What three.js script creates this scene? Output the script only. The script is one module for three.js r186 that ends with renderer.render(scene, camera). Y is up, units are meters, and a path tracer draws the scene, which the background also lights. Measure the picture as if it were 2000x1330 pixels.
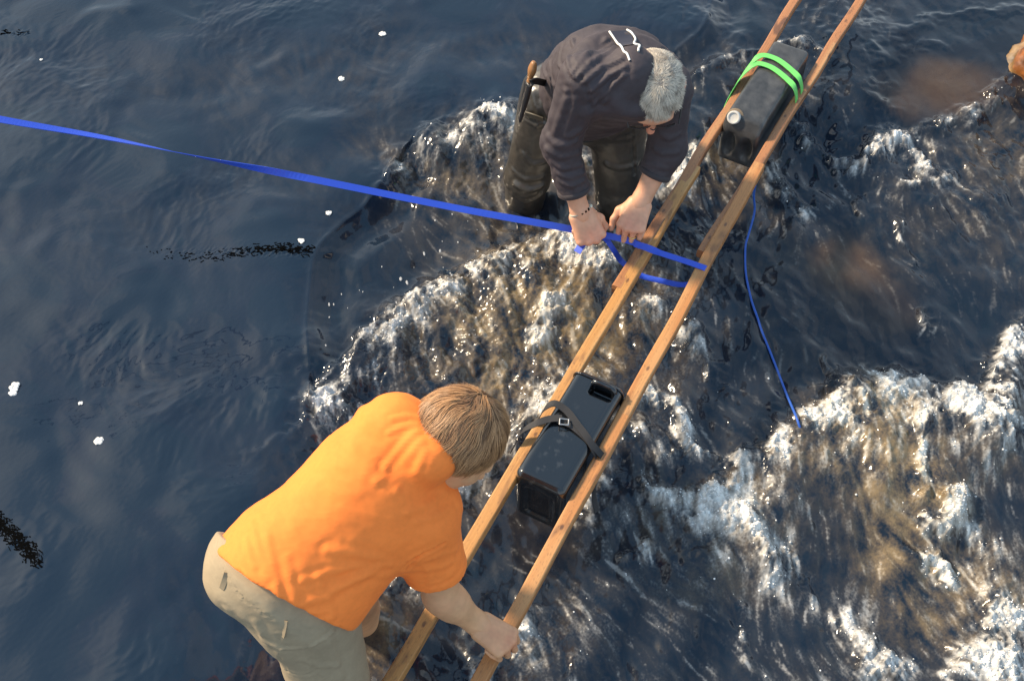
import * as THREE from 'three';
import { mergeGeometries } from 'three/addons/utils/BufferGeometryUtils.js';
import { createNoise2D, createNoise3D } from 'simplex-noise';

// ---------------------------------------------------------------- camera, sky, sun, exposure
const PITCH = 54 * Math.PI / 180, CAM_Y = 3.0, FOCAL = 2300, PW = 2000, PH = 1330;
const scene = new THREE.Scene();
const camera = new THREE.PerspectiveCamera(2 * Math.atan(PH / 2 / FOCAL) * 180 / Math.PI, PW / PH, 0.05, 400);
camera.position.set(0, CAM_Y, 0);
camera.lookAt(0, CAM_Y - Math.sin(PITCH), -Math.cos(PITCH));
camera.updateMatrixWorld(true);

const SUN_DIR = new THREE.Vector3(-0.80, 0.72, -0.36).normalize();

// seeded helpers
let seedState = 20240;
const rnd = () => { seedState = (seedState * 1664525 + 1013904223) >>> 0; return seedState / 4294967296; };
const rr = (a, b) => a + (b - a) * rnd();
const clamp = (x, a = 0, b = 1) => (x < a ? a : x > b ? b : x);
const mix = (a, b, t) => a + (b - a) * t;
const sstep = (a, b, x) => { const t = clamp((x - a) / (b - a)); return t * t * (3 - 2 * t); };
const V = (x, y, z) => new THREE.Vector3(x, y, z);
const N2 = createNoise2D(rnd), N3 = createNoise3D(rnd);
const fbm2 = (x, y, o = 4) => { let s = 0, a = 0.5, f = 1; for (let i = 0; i < o; i++) { s += a * N2(x * f, y * f); f *= 2.03; a *= 0.5; } return s; };

// the sky: hazy late-summer blue, paler towards the horizon, with thin bright cloud
{
  const W = 512, H = 256, d = new Float32Array(W * H * 4);
  for (let j = 0; j < H; j++) for (let i = 0; i < W; i++) {
    const el = ((j + 0.5) / H - 0.5) * Math.PI, az = ((i + 0.5) / W - 0.5) * 2 * Math.PI;
    const x = Math.cos(el) * Math.cos(az), y = Math.sin(el), z = Math.cos(el) * Math.sin(az);
    const e = Math.max(0, y), h = Math.pow(1 - e, 1.7);
    let r = mix(0.30, 1.70, h), g = mix(0.64, 1.90, h), b = mix(1.06, 2.0, h);
    const px = x / (e + 0.35), pz = z / (e + 0.35);
    const c = sstep(-0.02, 0.5, fbm2(px * 1.3 + 4.2, pz * 1.3 - 2.1, 5) + 0.12) * 0.32;
    r = mix(r, 1.75, c); g = mix(g, 1.75, c); b = mix(b, 1.8, c);
    const s = Math.max(0, x * SUN_DIR.x + y * SUN_DIR.y + z * SUN_DIR.z), gl = Math.pow(s, 24) * 2.0 + Math.pow(s, 6) * 0.8;
    r += gl; g += gl * 0.86; b += gl * 0.62;
    if (y < 0) { const k = Math.max(0.12, 1 + y * 5); r *= k; g *= k; b *= k; }
    const o = (j * W + i) * 4; d[o] = r; d[o + 1] = g; d[o + 2] = b; d[o + 3] = 1;
  }
  const sky = new THREE.DataTexture(d, W, H, THREE.RGBAFormat, THREE.FloatType);
  sky.mapping = THREE.EquirectangularReflectionMapping; sky.magFilter = THREE.LinearFilter; sky.minFilter = THREE.LinearFilter; sky.needsUpdate = true;
  scene.background = sky; scene.environment = sky;
  scene.backgroundIntensity = 0.53; scene.environmentIntensity = 0.53;
}
const sun = new THREE.DirectionalLight(0xffe8c8, 5.0);
sun.position.copy(SUN_DIR).multiplyScalar(20).add(V(0, 0, -2.4)); sun.target.position.set(0, 0, -2.4);
sun.castShadow = true; sun.shadow.radius = 11; sun.shadow.mapSize.set(4096, 4096);
Object.assign(sun.shadow.camera, { left: -5, right: 5, top: 5, bottom: -5, near: 1, far: 45 });
scene.add(sun, sun.target);
const renderer = new THREE.WebGLRenderer({ antialias: true });
renderer.toneMapping = THREE.LinearToneMapping; renderer.toneMappingExposure = 1.5;
renderer.shadowMap.enabled = true; renderer.setSize(1024, 680);

// ---------------------------------------------------------------- photo pixel + height above the water -> place
const FWD = V(0, -Math.sin(PITCH), -Math.cos(PITCH)), UPV = V(0, Math.cos(PITCH), -Math.sin(PITCH));
const ray = (px, py) => V((px - PW / 2) / FOCAL, 0, 0).add(FWD).addScaledVector(UPV, (PH / 2 - py) / FOCAL);
const at = (px, py, y = 0) => { const d = ray(px, py); return d.multiplyScalar((y - CAM_Y) / d.y).add(V(0, CAM_Y, 0)); };
const toward = (px, py, t) => ray(px, py).normalize().multiplyScalar(t).add(V(0, CAM_Y, 0));

// ---------------------------------------------------------------- naming, labels
const taken = {};
const numbered = (n) => { const k = taken[n] = (taken[n] ?? -1) + 1; return k ? `${n}_${String(k).padStart(3, '0')}` : n; };
function tag(o, label, category, group, kind) { o.userData.label = label; o.userData.category = category; if (group) o.userData.group = group; if (kind) o.userData.kind = kind; return o; }
function mesh(name, geo, mat, parent = scene) {
  const m = new THREE.Mesh(geo, mat); m.name = parent === scene ? numbered(name) : name; m.castShadow = m.receiveShadow = true; parent.add(m); return m;
}
function group(name, label, category, grp) { const g = new THREE.Group(); g.name = numbered(name); scene.add(g); return tag(g, label, category, grp); }
const std = (o) => new THREE.MeshStandardMaterial(o), phys = (o) => new THREE.MeshPhysicalMaterial(o);
const lin = (r, g, b) => new THREE.Color().setRGB(r, g, b);

// ---------------------------------------------------------------- distance-field modelling
const smin = (a, b, k) => { const h = Math.max(k - Math.abs(a - b), 0) / k; return Math.min(a, b) - h * h * k * 0.25; };
const smax = (a, b, k) => -smin(-a, -b, k);
// tapered capsule
function cone(a, b, ra, rb) {
  const ax = a.x, ay = a.y, az = a.z, bx = b.x - ax, by = b.y - ay, bz = b.z - az, l = bx * bx + by * by + bz * bz || 1e-9;
  return (x, y, z) => {
    const px = x - ax, py = y - ay, pz = z - az, t = clamp((px * bx + py * by + pz * bz) / l);
    const dx = px - bx * t, dy = py - by * t, dz = pz - bz * t;
    return Math.sqrt(dx * dx + dy * dy + dz * dz) - (ra + (rb - ra) * t);
  };
}
const ell = (cx, cy, cz, rx, ry, rz) => (x, y, z) => {
  const a = (x - cx) / rx, b = (y - cy) / ry, c = (z - cz) / rz, k0 = Math.hypot(a, b, c), k1 = Math.hypot(a / rx, b / ry, c / rz);
  return k1 < 1e-9 ? -Math.min(rx, ry, rz) : k0 * (k0 - 1) / k1;
};
const rbox = (cx, cy, cz, hx, hy, hz, r) => (x, y, z) => {
  const qx = Math.abs(x - cx) - hx + r, qy = Math.abs(y - cy) - hy + r, qz = Math.abs(z - cz) - hz + r;
  return Math.hypot(Math.max(qx, 0), Math.max(qy, 0), Math.max(qz, 0)) + Math.min(Math.max(qx, qy, qz), 0) - r;
};
const unite = (k, ...f) => (x, y, z) => { let d = f[0](x, y, z); for (let i = 1; i < f.length; i++) d = smin(d, f[i](x, y, z), k); return d; };
const cut = (f, p, n, k = 0.004) => { const c = n.clone().normalize(), o = c.dot(p); return (x, y, z) => smax(f(x, y, z), c.x * x + c.y * y + c.z * z - o, k); };
const without = (f, g, k = 0.004) => (x, y, z) => smax(f(x, y, z), -g(x, y, z), k);
// f given in a local frame {o, x, y, z}
const inFrame = (fr, f) => { const { o, x: X, y: Y, z: Z } = fr; return (x, y, z) => { const a = x - o.x, b = y - o.y, c = z - o.z; return f(a * X.x + b * X.y + c * X.z, a * Y.x + b * Y.y + c * Y.z, a * Z.x + b * Z.y + c * Z.z); }; };
const frame = (o, y, zHint) => { const Y = y.clone().normalize(), X = Y.clone().cross(zHint).normalize(), Z = X.clone().cross(Y).normalize(); return { o, x: X, y: Y, z: Z }; };   // x = y cross z
const inF = (fr, a, b, c) => fr.o.clone().addScaledVector(fr.x, a).addScaledVector(fr.y, b).addScaledVector(fr.z, c);

function meshSDF(f, lo, hi, cell) {               // surface nets
  const nx = Math.ceil((hi.x - lo.x) / cell) + 1, ny = Math.ceil((hi.y - lo.y) / cell) + 1, nz = Math.ceil((hi.z - lo.z) / cell) + 1;
  const v = new Float32Array(nx * ny * nz), B = 6, far = B * cell * 1.5;
  for (let k = 0; k < nz; k += B) for (let j = 0; j < ny; j += B) for (let i = 0; i < nx; i += B) {
    const d = f(lo.x + (i + B / 2) * cell, lo.y + (j + B / 2) * cell, lo.z + (k + B / 2) * cell), skip = Math.abs(d) > far;
    for (let kk = k; kk < Math.min(k + B, nz); kk++) for (let jj = j; jj < Math.min(j + B, ny); jj++) for (let ii = i; ii < Math.min(i + B, nx); ii++)
      v[(kk * ny + jj) * nx + ii] = skip ? d : f(lo.x + ii * cell, lo.y + jj * cell, lo.z + kk * cell);
  }
  const id = new Int32Array(nx * ny * nz).fill(-1), pos = [], idx = [], sx = 1, sy = nx, sz = nx * ny;
  const offs = [0, sx, sy, sx + sy, sz, sx + sz, sy + sz, sx + sy + sz], E = [[0, 1], [2, 3], [4, 5], [6, 7], [0, 2], [1, 3], [4, 6], [5, 7], [0, 4], [1, 5], [2, 6], [3, 7]];
  for (let k = 0; k < nz - 1; k++) for (let j = 0; j < ny - 1; j++) for (let i = 0; i < nx - 1; i++) {
    const c = (k * ny + j) * nx + i; let m = 0;
    for (let q = 0; q < 8; q++) if (v[c + offs[q]] < 0) m |= 1 << q;
    if (m === 0 || m === 255) continue;
    let x = 0, y = 0, z = 0, n = 0;
    for (const [a, b] of E) {
      if (((m >> a) & 1) === ((m >> b) & 1)) continue;
      const va = v[c + offs[a]], vb = v[c + offs[b]], t = va / (va - vb);
      x += (a & 1) + ((b & 1) - (a & 1)) * t; y += ((a >> 1) & 1) + (((b >> 1) & 1) - ((a >> 1) & 1)) * t; z += (a >> 2) + ((b >> 2) - (a >> 2)) * t; n++;
    }
    id[c] = pos.length / 3; pos.push(lo.x + (i + x / n) * cell, lo.y + (j + y / n) * cell, lo.z + (k + z / n) * cell);
  }
  const quad = (a, b, c, d, flip) => { if (a < 0 || b < 0 || c < 0 || d < 0) return; flip ? idx.push(a, c, b, a, d, c) : idx.push(a, b, c, a, c, d); };
  for (let k = 1; k < nz - 1; k++) for (let j = 1; j < ny - 1; j++) for (let i = 1; i < nx - 1; i++) {
    const c = (k * ny + j) * nx + i, s = v[c] < 0;
    if (s !== (v[c + sx] < 0)) quad(id[c - sy - sz], id[c - sz], id[c], id[c - sy], !s);
    if (s !== (v[c + sy] < 0)) quad(id[c - sx - sz], id[c - sx], id[c], id[c - sz], !s);
    if (s !== (v[c + sz] < 0)) quad(id[c - sx - sy], id[c - sy], id[c], id[c - sx], !s);
  }
  const g = new THREE.BufferGeometry();
  g.setAttribute('position', new THREE.Float32BufferAttribute(pos, 3)); g.setIndex(idx); g.computeVertexNormals();
  return g;
}
const bounds = (pts, pad) => { const b = new THREE.Box3().setFromPoints(pts).expandByScalar(pad); return [b.min, b.max]; };
// the point where the line of sight of a photo pixel meets a distance field
function hit(f, px, py) { const d = ray(px, py).normalize(); let t = 1.6; for (let i = 0; i < 160; i++) { const s = f(d.x * t, CAM_Y + d.y * t, d.z * t); if (s < 0.0006) break; t += Math.max(0.0008, s * 0.7); if (t > 6) return null; } return V(d.x * t, CAM_Y + d.y * t, d.z * t); }
const stroke3 = (f, pix) => pix.map(([a, b]) => hit(f, a, b)).filter(Boolean);
function segDist(p, pts) { let best = 1e9; for (let i = 0; i + 1 < pts.length; i++) { const a = pts[i], b = pts[i + 1]; const bx = b.x - a.x, by = b.y - a.y, bz = b.z - a.z, l = bx * bx + by * by + bz * bz || 1e-9; const t = clamp(((p.x - a.x) * bx + (p.y - a.y) * by + (p.z - a.z) * bz) / l); const dx = p.x - a.x - bx * t, dy = p.y - a.y - by * t, dz = p.z - a.z - bz * t; const d = dx * dx + dy * dy + dz * dz; if (d < best) best = d; } return Math.sqrt(best); }
// cloth folds: soft ridges and grooves along lines that lie on the cloth, plus a small general unevenness
function fold(geo, folds, noise = 0.0015, freq = 14) {
  const P = geo.attributes.position, Nn = geo.attributes.normal, p = V(), boxes = folds.map((f) => new THREE.Box3().setFromPoints(f.pts).expandByScalar(f.w * 3.2));
  for (let i = 0; i < P.count; i++) {
    p.fromBufferAttribute(P, i); let d = noise * (N3(p.x * freq, p.y * freq, p.z * freq) + 0.5 * N3(p.x * freq * 2.3, p.y * freq * 2.3, p.z * freq * 2.3));
    folds.forEach((f, q) => { if (f.pts.length > 1 && boxes[q].containsPoint(p)) { const s = segDist(p, f.pts) / f.w; d += f.h * (Math.exp(-s * s) - 0.45 * Math.exp(-(s - 1.7) * (s - 1.7) * 1.5)); } });
    P.setXYZ(i, p.x + Nn.getX(i) * d, p.y + Nn.getY(i) * d, p.z + Nn.getZ(i) * d);
  }
  geo.computeVertexNormals(); return geo;
}
function paint(geo, fn) { const P = geo.attributes.position, c = new Float32Array(P.count * 3); for (let i = 0; i < P.count; i++) { const q = fn(P.getX(i), P.getY(i), P.getZ(i)); c.set(q, i * 3); } geo.setAttribute('color', new THREE.BufferAttribute(c, 3)); return geo; }
// flat strap or band swept along points; wide[i] = direction of its width there
function strapGeo(pts, wides, width, thick, n = 80, twistable = true) {
  const C = new THREE.CatmullRomCurve3(pts, false, 'centripetal'), pos = [], idx = [], uv = []; const L = C.getLength();
  for (let i = 0; i <= n; i++) {
    const t = i / n, p = C.getPoint(t), T = C.getTangent(t), s = t * (wides.length - 1), k = Math.min(wides.length - 2, Math.floor(s));
    const w = wides[k].clone().lerp(wides[k + 1], s - k); w.addScaledVector(T, -w.dot(T)).normalize(); const nn = w.clone().cross(T).normalize();
    for (const [a, b] of [[-1, -1], [1, -1], [1, 1], [-1, 1]]) { const q = p.clone().addScaledVector(w, a * width / 2).addScaledVector(nn, b * thick / 2); pos.push(q.x, q.y, q.z); uv.push(t * L, a * width / 2); }
    if (i) for (let c = 0; c < 4; c++) { const d = (c + 1) % 4, A = (i - 1) * 4, Bq = i * 4; idx.push(A + c, A + d, Bq + d, A + c, Bq + d, Bq + c); }
  }
  idx.push(0, 2, 1, 0, 3, 2); const e = n * 4; idx.push(e, e + 1, e + 2, e, e + 2, e + 3);
  const g = new THREE.BufferGeometry(); g.setAttribute('position', new THREE.Float32BufferAttribute(pos, 3)); g.setAttribute('uv', new THREE.Float32BufferAttribute(uv, 2)); g.setIndex(idx);
  const h = g.toNonIndexed(); h.computeVertexNormals(); return h;
}
const tube = (pts, r, n = 60, m = 8) => new THREE.TubeGeometry(new THREE.CatmullRomCurve3(pts), n, r, m, false);

// ---------------------------------------------------------------- the river
// [photo x, photo y, level (m), turbulence, foam, amber, see-through]
const CP = [
  [-300, -100], [0, 0], [300, 0], [600, 0], [900, 0], [1150, 0], [-300, 300], [0, 300], [300, 300], [600, 250], [850, 170], [-300, 650], [0, 600], [300, 600], [520, 450], [540, 600], [0, 900], [300, 900], [530, 780], [-300, 1000], [0, 1300], [300, 1300], [150, 1100], [430, 1000],
].map(([a, b]) => [a, b, 0.10, 0, 0, 0, 0.03]).concat([
  [1320, 20, 0.1, 0, 0, 0, 0.03], [960, 175, 0.1, 0, 0, 0, 0.03], [820, 255, 0.1, 0.02, 0, 0, 0.25], [715, 350, 0.1, 0, 0, 0, 0.03], [580, 500, 0.1, 0, 0, 0, 0.03], [570, 660, 0.1, 0, 0, 0, 0.03],
  [880, 285, 0.07, 0.7, 0.26, 0.25, 0.3], [960, 250, 0.08, 0.8, 0.5, 0.15, 0.2], [820, 335, 0.03, 0.75, 0.22, 0.3, 0.3], [900, 360, 0.02, 0.75, 0.22, 0.4, 0.3], [965, 320, 0.04, 0.8, 0.4, 0.3, 0.2],
  [1090, 290, 0.05, 0.7, 0.35, 0.3, 0.2], [1160, 310, 0.04, 0.8, 0.5, 0.3, 0.2], [1300, 330, 0.03, 0.6, 0.6, 0.1, 0.1], [1280, 240, 0.06, 0.2, 0.05, 0, 0.3],
  [650, 510, 0.08, 0.06, 0.05, 0, 0.3], [730, 470, 0.05, 0.2, 0.08, 0, 0.3], [800, 440, 0.01, 0.35, 0.12, 0.1, 0.3], [870, 440, 0, 0.45, 0.15, 0.15, 0.35], [750, 560, 0.02, 0.18, 0.08, 0, 0.3], [670, 620, 0.06, 0.08, 0.03, 0, 0.3], [850, 530, -0.02, 0.35, 0.1, 0.1, 0.35], [640, 700, 0.08, 0.05, 0.02, 0, 0.3],
  [1000, 435, -0.02, 0.55, 0.12, 0.3, 0.4], [1070, 420, -0.02, 0.5, 0.1, 0.1, 0.4], [1150, 400, 0, 0.6, 0.2, 0.3, 0.3], [1020, 400, 0, 0.5, 0.1, 0.2, 0.4],
  [1000, 525, 0.03, 0.95, 0.42, 0.6, 0.2], [900, 580, 0.03, 1, 0.4, 0.5, 0.2], [800, 650, 0.02, 1, 0.34, 0.35, 0.25], [730, 720, 0.02, 0.95, 0.4, 0.15, 0.25], [1050, 580, 0.02, 0.9, 0.36, 0.95, 0.2], [950, 640, 0.01, 1, 0.32, 0.7, 0.25], [850, 700, 0, 1, 0.3, 0.35, 0.25], [1000, 720, -0.02, 0.9, 0.34, 0.85, 0.2],
  [1120, 560, 0, 0.8, 0.4, 0.8, 0.2], [1140, 500, 0.03, 0.6, 0.75, 0.35, 0.1], [690, 800, 0, 0.85, 0.38, 0.1, 0.25], [1060, 770, -0.03, 0.8, 0.5, 0.4, 0.15], [950, 930, -0.06, 0.7, 0.3, 0.25, 0.3], [1120, 660, -0.03, 0.8, 0.3, 0.85, 0.25], [990, 830, -0.04, 0.8, 0.35, 0.4, 0.2],
  [1200, 650, -0.05, 0.7, 0.24, 0.55, 0.3], [1290, 420, -0.02, 0.6, 0.3, 0.2, 0.25], [1400, 330, 0, 0.6, 0.28, 0.3, 0.25], [1250, 560, -0.04, 0.6, 0.26, 0.2, 0.3], [1280, 720, -0.06, 0.6, 0.26, 0.15, 0.3], [1350, 450, -0.03, 0.6, 0.3, 0.1, 0.25],
  [1000, 1010, -0.08, 0.45, 0.1, 0.1, 0.5], [1060, 1080, -0.08, 0.45, 0.21, 0.1, 0.5], [940, 1130, -0.08, 0.45, 0.12, 0.05, 0.45], [860, 1270, -0.08, 0.45, 0.1, 0.05, 0.45], [800, 1130, -0.05, 0.5, 0.22, 0.15, 0.35], [720, 1240, -0.05, 0.5, 0.2, 0.45, 0.35], [550, 1320, -0.02, 0.3, 0.05, 0, 0], [470, 1290, 0.05, 0.2, 0.03, 0, 0], [640, 1340, -0.04, 0.4, 0.1, 0.2, 0],
  [1450, 420, -0.04, 0.5, 0.22, 0.1, 0.3], [1500, 550, -0.05, 0.4, 0.1, 0.1, 0.4], [1650, 520, -0.05, 0.28, 0.04, 0.15, 0.66], [1750, 620, -0.05, 0.28, 0.04, 0.05, 0.55], [1880, 600, -0.05, 0.28, 0.04, 0, 0.4], [1600, 680, -0.05, 0.3, 0.05, 0.05, 0.45], [1800, 700, -0.05, 0.26, 0.03, 0, 0.4], [1900, 400, 0, 0.75, 0.2, 0.15, 0.3], [1800, 350, 0, 0.7, 0.26, 0.1, 0.3], [1740, 340, 0, 0.6, 0.32, 0.1, 0.3], [1950, 300, 0.02, 0.65, 0.17, 0.25, 0.4], [1600, 400, -0.02, 0.5, 0.26, 0.05, 0.3], [1380, 600, -0.05, 0.5, 0.24, 0.05, 0.3], [1440, 720, -0.06, 0.45, 0.13, 0.05, 0.35], [1330, 860, -0.07, 0.55, 0.25, 0.05, 0.3], [1480, 800, -0.06, 0.4, 0.08, 0.05, 0.4], [1780, 470, -0.03, 0.5, 0.16, 0.1, 0.4], [1970, 500, -0.02, 0.5, 0.12, 0.1, 0.35],
  [1700, 850, -0.05, 0.8, 0.42, 0.8, 0.2], [1650, 900, -0.06, 0.8, 0.41, 0.6, 0.3], [1800, 950, -0.08, 0.6, 0.35, 1, 0.3], [1750, 1060, -0.12, 0.5, 0.23, 0.7, 0.4], [1880, 900, -0.08, 0.7, 0.41, 0.3, 0.3], [1950, 850, -0.05, 0.7, 0.28, 0.2, 0.3], [1500, 990, -0.1, 0.6, 0.47, 0.35, 0.25], [1600, 1040, -0.14, 0.5, 0.26, 0.1, 0.4], [1400, 1100, -0.1, 0.6, 0.37, 0.3, 0.3], [1300, 1000, -0.08, 0.6, 0.35, 0.25, 0.3], [1200, 960, -0.07, 0.6, 0.35, 0.1, 0.3], [1200, 1150, -0.1, 0.5, 0.31, 0.1, 0.35], [1100, 1270, -0.1, 0.5, 0.41, 0.15, 0.3], [1300, 1250, -0.12, 0.5, 0.28, 0.05, 0.35], [1500, 1250, -0.14, 0.5, 0.31, 0.05, 0.35], [1650, 1200, -0.16, 0.5, 0.38, 0.1, 0.35], [1800, 1200, -0.16, 0.5, 0.33, 0.5, 0.35], [1900, 1150, -0.16, 0.55, 0.37, 0.5, 0.3], [1960, 1000, -0.12, 0.5, 0.29, 0.05, 0.35], [1980, 1300, -0.18, 0.6, 0.56, 0.25, 0.2], [1800, 1330, -0.18, 0.5, 0.41, 0.1, 0.3], [1100, 1500, -0.15, 0.5, 0.36, 0.1, 0.3], [1700, 1500, -0.2, 0.5, 0.36, 0.1, 0.3], [2300, 1200, -0.2, 0.5, 0.36, 0.1, 0.3], [2300, 700, -0.1, 0.5, 0.25, 0.1, 0.3], [600, 1500, -0.1, 0.4, 0.15, 0.1, 0.3],
  [1700, 90, 0.08, 0.12, 0.03, 0, 0.4], [1850, 60, 0.08, 0.1, 0.03, 0, 0.4], [1980, 40, 0.08, 0.1, 0.03, 0, 0.4], [1750, 200, 0.06, 0.1, 0.03, 0.05, 0.6], [1850, 165, 0.06, 0.1, 0.02, 0.05, 0.66], [1630, 200, 0.05, 0.4, 0.27, 0.05, 0.35], [1650, 50, 0.07, 0.3, 0.2, 0.05, 0.35], [1460, 50, 0.08, 0.1, 0.06, 0, 0.35], [1390, 190, 0.03, 0.4, 0.17, 0.05, 0.35], [1410, 130, 0.06, 0.3, 0.22, 0.1, 0.3], [1640, 300, -0.01, 0.15, 0.06, 0, 0.3], [1700, 260, 0, 0.2, 0.1, 0, 0.3], [2300, 100, 0.06, 0.2, 0.05, 0, 0.4], [1700, -150, 0.1, 0.15, 0.05, 0, 0.3], [2000, -150, 0.1, 0.1, 0.03, 0, 0.3], [900, -150, 0.1, 0, 0, 0, 0.03],
]);
// crests, lips and tongues of froth, left to right: [points, width m, foam, height m, upstream share of the width]
const LIPS = [[[606, 720], [600, 640], [606, 560], [618, 490], [665, 440], [720, 390], [770, 330]], [[1325, 98], [1372, 60], [1392, 0]]];
const ST = [
  [[[765, 335], [800, 302], [860, 260], [930, 230], [1000, 212]], 0.07, 0.34, 0.03, 0.3], [[[930, 240], [975, 222], [1010, 225]], 0.04, 0.4, 0.03, 0.4],
  [[[612, 800], [640, 770], [685, 725], [720, 668], [790, 610], [900, 548], [1000, 505], [1090, 465]], 0.06, 0.42, 0.045, 0.25],
  [[[615, 795], [640, 785], [660, 800]], 0.03, 0.35, 0.03, 0.6],
  [[[1045, 675], [1060, 640], [1085, 595]], 0.022, 0.85, 0.015, 1], [[[1120, 495], [1150, 500], [1200, 525]], 0.04, 0.55, 0.02, 1], [[[1320, 330], [1345, 305]], 0.045, 0.8, 0.03, 1], [[[1000, 860], [1060, 790], [1100, 750]], 0.04, 0.3, 0.02, 1], [[[1240, 620], [1290, 590], [1310, 570]], 0.03, 0.35, 0.01, 1],
  [[[1335, 615], [1360, 680], [1425, 765]], 0.026, 0.45, 0.015, 1], [[[1225, 785], [1290, 775], [1335, 825]], 0.03, 0.6, 0.02, 1], [[[1335, 825], [1348, 885], [1440, 908]], 0.014, 0.7, 0.01, 1], [[[1260, 850], [1320, 880]], 0.04, 0.3, 0.01, 1],
  [[[1362, 1012], [1390, 965], [1440, 920], [1500, 880], [1570, 830], [1635, 780]], 0.05, 0.5, 0.035, 0.35], [[[1370, 1000], [1395, 985], [1420, 1010]], 0.05, 0.6, 0.03, 1],
  [[[1630, 785], [1680, 745], [1760, 752], [1830, 775], [1925, 805]], 0.085, 0.62, 0.055, 0.25], [[[1850, 800], [1890, 830], [1930, 860]], 0.04, 0.3, 0.02, 1],
  [[[1930, 800], [1945, 720], [1980, 660], [2040, 600]], 0.06, 0.55, 0.04, 0.4], [[[1960, 740], [2010, 720]], 0.06, 0.3, 0.02, 1],
  [[[1420, 1010], [1475, 1055], [1505, 1135]], 0.028, 0.65, 0.015, 1], [[[1500, 1080], [1540, 1120], [1570, 1160]], 0.03, 0.35, 0.01, 1],
  [[[1838, 975], [1865, 985], [1870, 1020]], 0.025, 0.85, 0.03, 1], [[[1870, 1020], [1815, 1035], [1788, 1085], [1850, 1120]], 0.024, 0.7, 0.02, 1], [[[1790, 830], [1792, 900], [1800, 985]], 0.016, 0.45, 0.01, 1], [[[1890, 1020], [1920, 1060], [1940, 1100]], 0.03, 0.4, 0.01, 1],
  [[[1548, 235], [1590, 290], [1640, 328], [1690, 315]], 0.028, 0.5, 0.02, 0.5], [[[1665, 335], [1712, 275], [1760, 268], [1830, 252], [1900, 215], [1965, 168]], 0.045, 0.45, 0.035, 0.3], [[[1720, 285], [1770, 300], [1800, 340]], 0.03, 0.4, 0.02, 1],
  [[[1500, 335], [1545, 380], [1580, 430]], 0.03, 0.4, 0.01, 1], [[[1515, 95], [1560, 85], [1600, 112]], 0.022, 0.75, 0.02, 1], [[[1350, 150], [1430, 112], [1500, 98]], 0.03, 0.3, 0.02, 0.6], [[[1265, 960], [1305, 970], [1335, 1000]], 0.022, 0.55, 0.02, 1], [[[1215, 1085], [1245, 1085], [1262, 1062]], 0.014, 0.7, 0.012, 1],
  [[[1955, 1190], [1985, 1240], [1965, 1310]], 0.06, 0.6, 0.03, 1], [[[1880, 1290], [1960, 1275]], 0.03, 0.5, 0.015, 1], [[[1690, 1320], [1740, 1300]], 0.03, 0.5, 0.01, 1], [[[1600, 1180], [1680, 1240], [1700, 1280]], 0.02, 0.35, 0.008, 1], [[[1455, 1190], [1452, 1250], [1460, 1290]], 0.012, 0.4, 0.006, 1],
  [[[880, 970], [905, 935], [935, 905]], 0.03, 0.5, 0.02, 1], [[[735, 1150], [775, 1135], [830, 1140]], 0.03, 0.4, 0.015, 1], [[[940, 1310], [985, 1265], [1010, 1215]], 0.045, 0.5, 0.015, 1], [[[1120, 990], [1140, 930], [1150, 910]], 0.03, 0.45, 0.01, 1], [[[1740, 400], [1760, 470], [1790, 520]], 0.02, 0.3, 0.01, 1], [[[1770, 370], [1830, 365], [1860, 350]], 0.018, 0.4, 0.012, 1], [[[1800, 600], [1815, 640]], 0.02, 0.4, 0, 1], [[[1605, 700], [1625, 745]], 0.01, 0.45, 0.01, 1],
  [[[690, 770], [850, 660], [1000, 590], [1110, 570]], 0.17, 0, 0.075, 1], [[[1560, 910], [1700, 850], [1860, 860]], 0.17, 0, 0.085, 1], [[[850, 315], [960, 275]], 0.11, 0, 0.05, 1], [[[1250, 870], [1300, 900]], 0.1, 0, 0.04, 1], [[[1420, 1060], [1520, 1010]], 0.12, 0, 0.05, 1], [[[1760, 360], [1880, 320]], 0.12, 0, 0.05, 1],
  [[[1640, -60], [1650, 60], [1668, 160], [1700, 285]], 0.10, 0.04, 0.07, 1], [[[1390, 60], [1400, 130], [1380, 230]], 0.10, 0.02, 0.04, 1],
  [[[1690, 110], [1760, 60], [1850, 30], [2000, 18]], 0.025, 0.13, 0.015, 1], [[[1700, 130], [1780, 90], [1850, 90]], 0.02, 0.08, 0.01, 1],
];
const X0 = -2.35, X1 = 2.35, Z0 = -4.3, Z1 = -0.72, GX = 400, GZ = 305;
const FN = 7;       // level, turbulence, foam, amber, see-through, flow x, flow z
const FIELD = new Float32Array(GX * GZ * FN), CREST = new Float32Array(GX * GZ);
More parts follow.
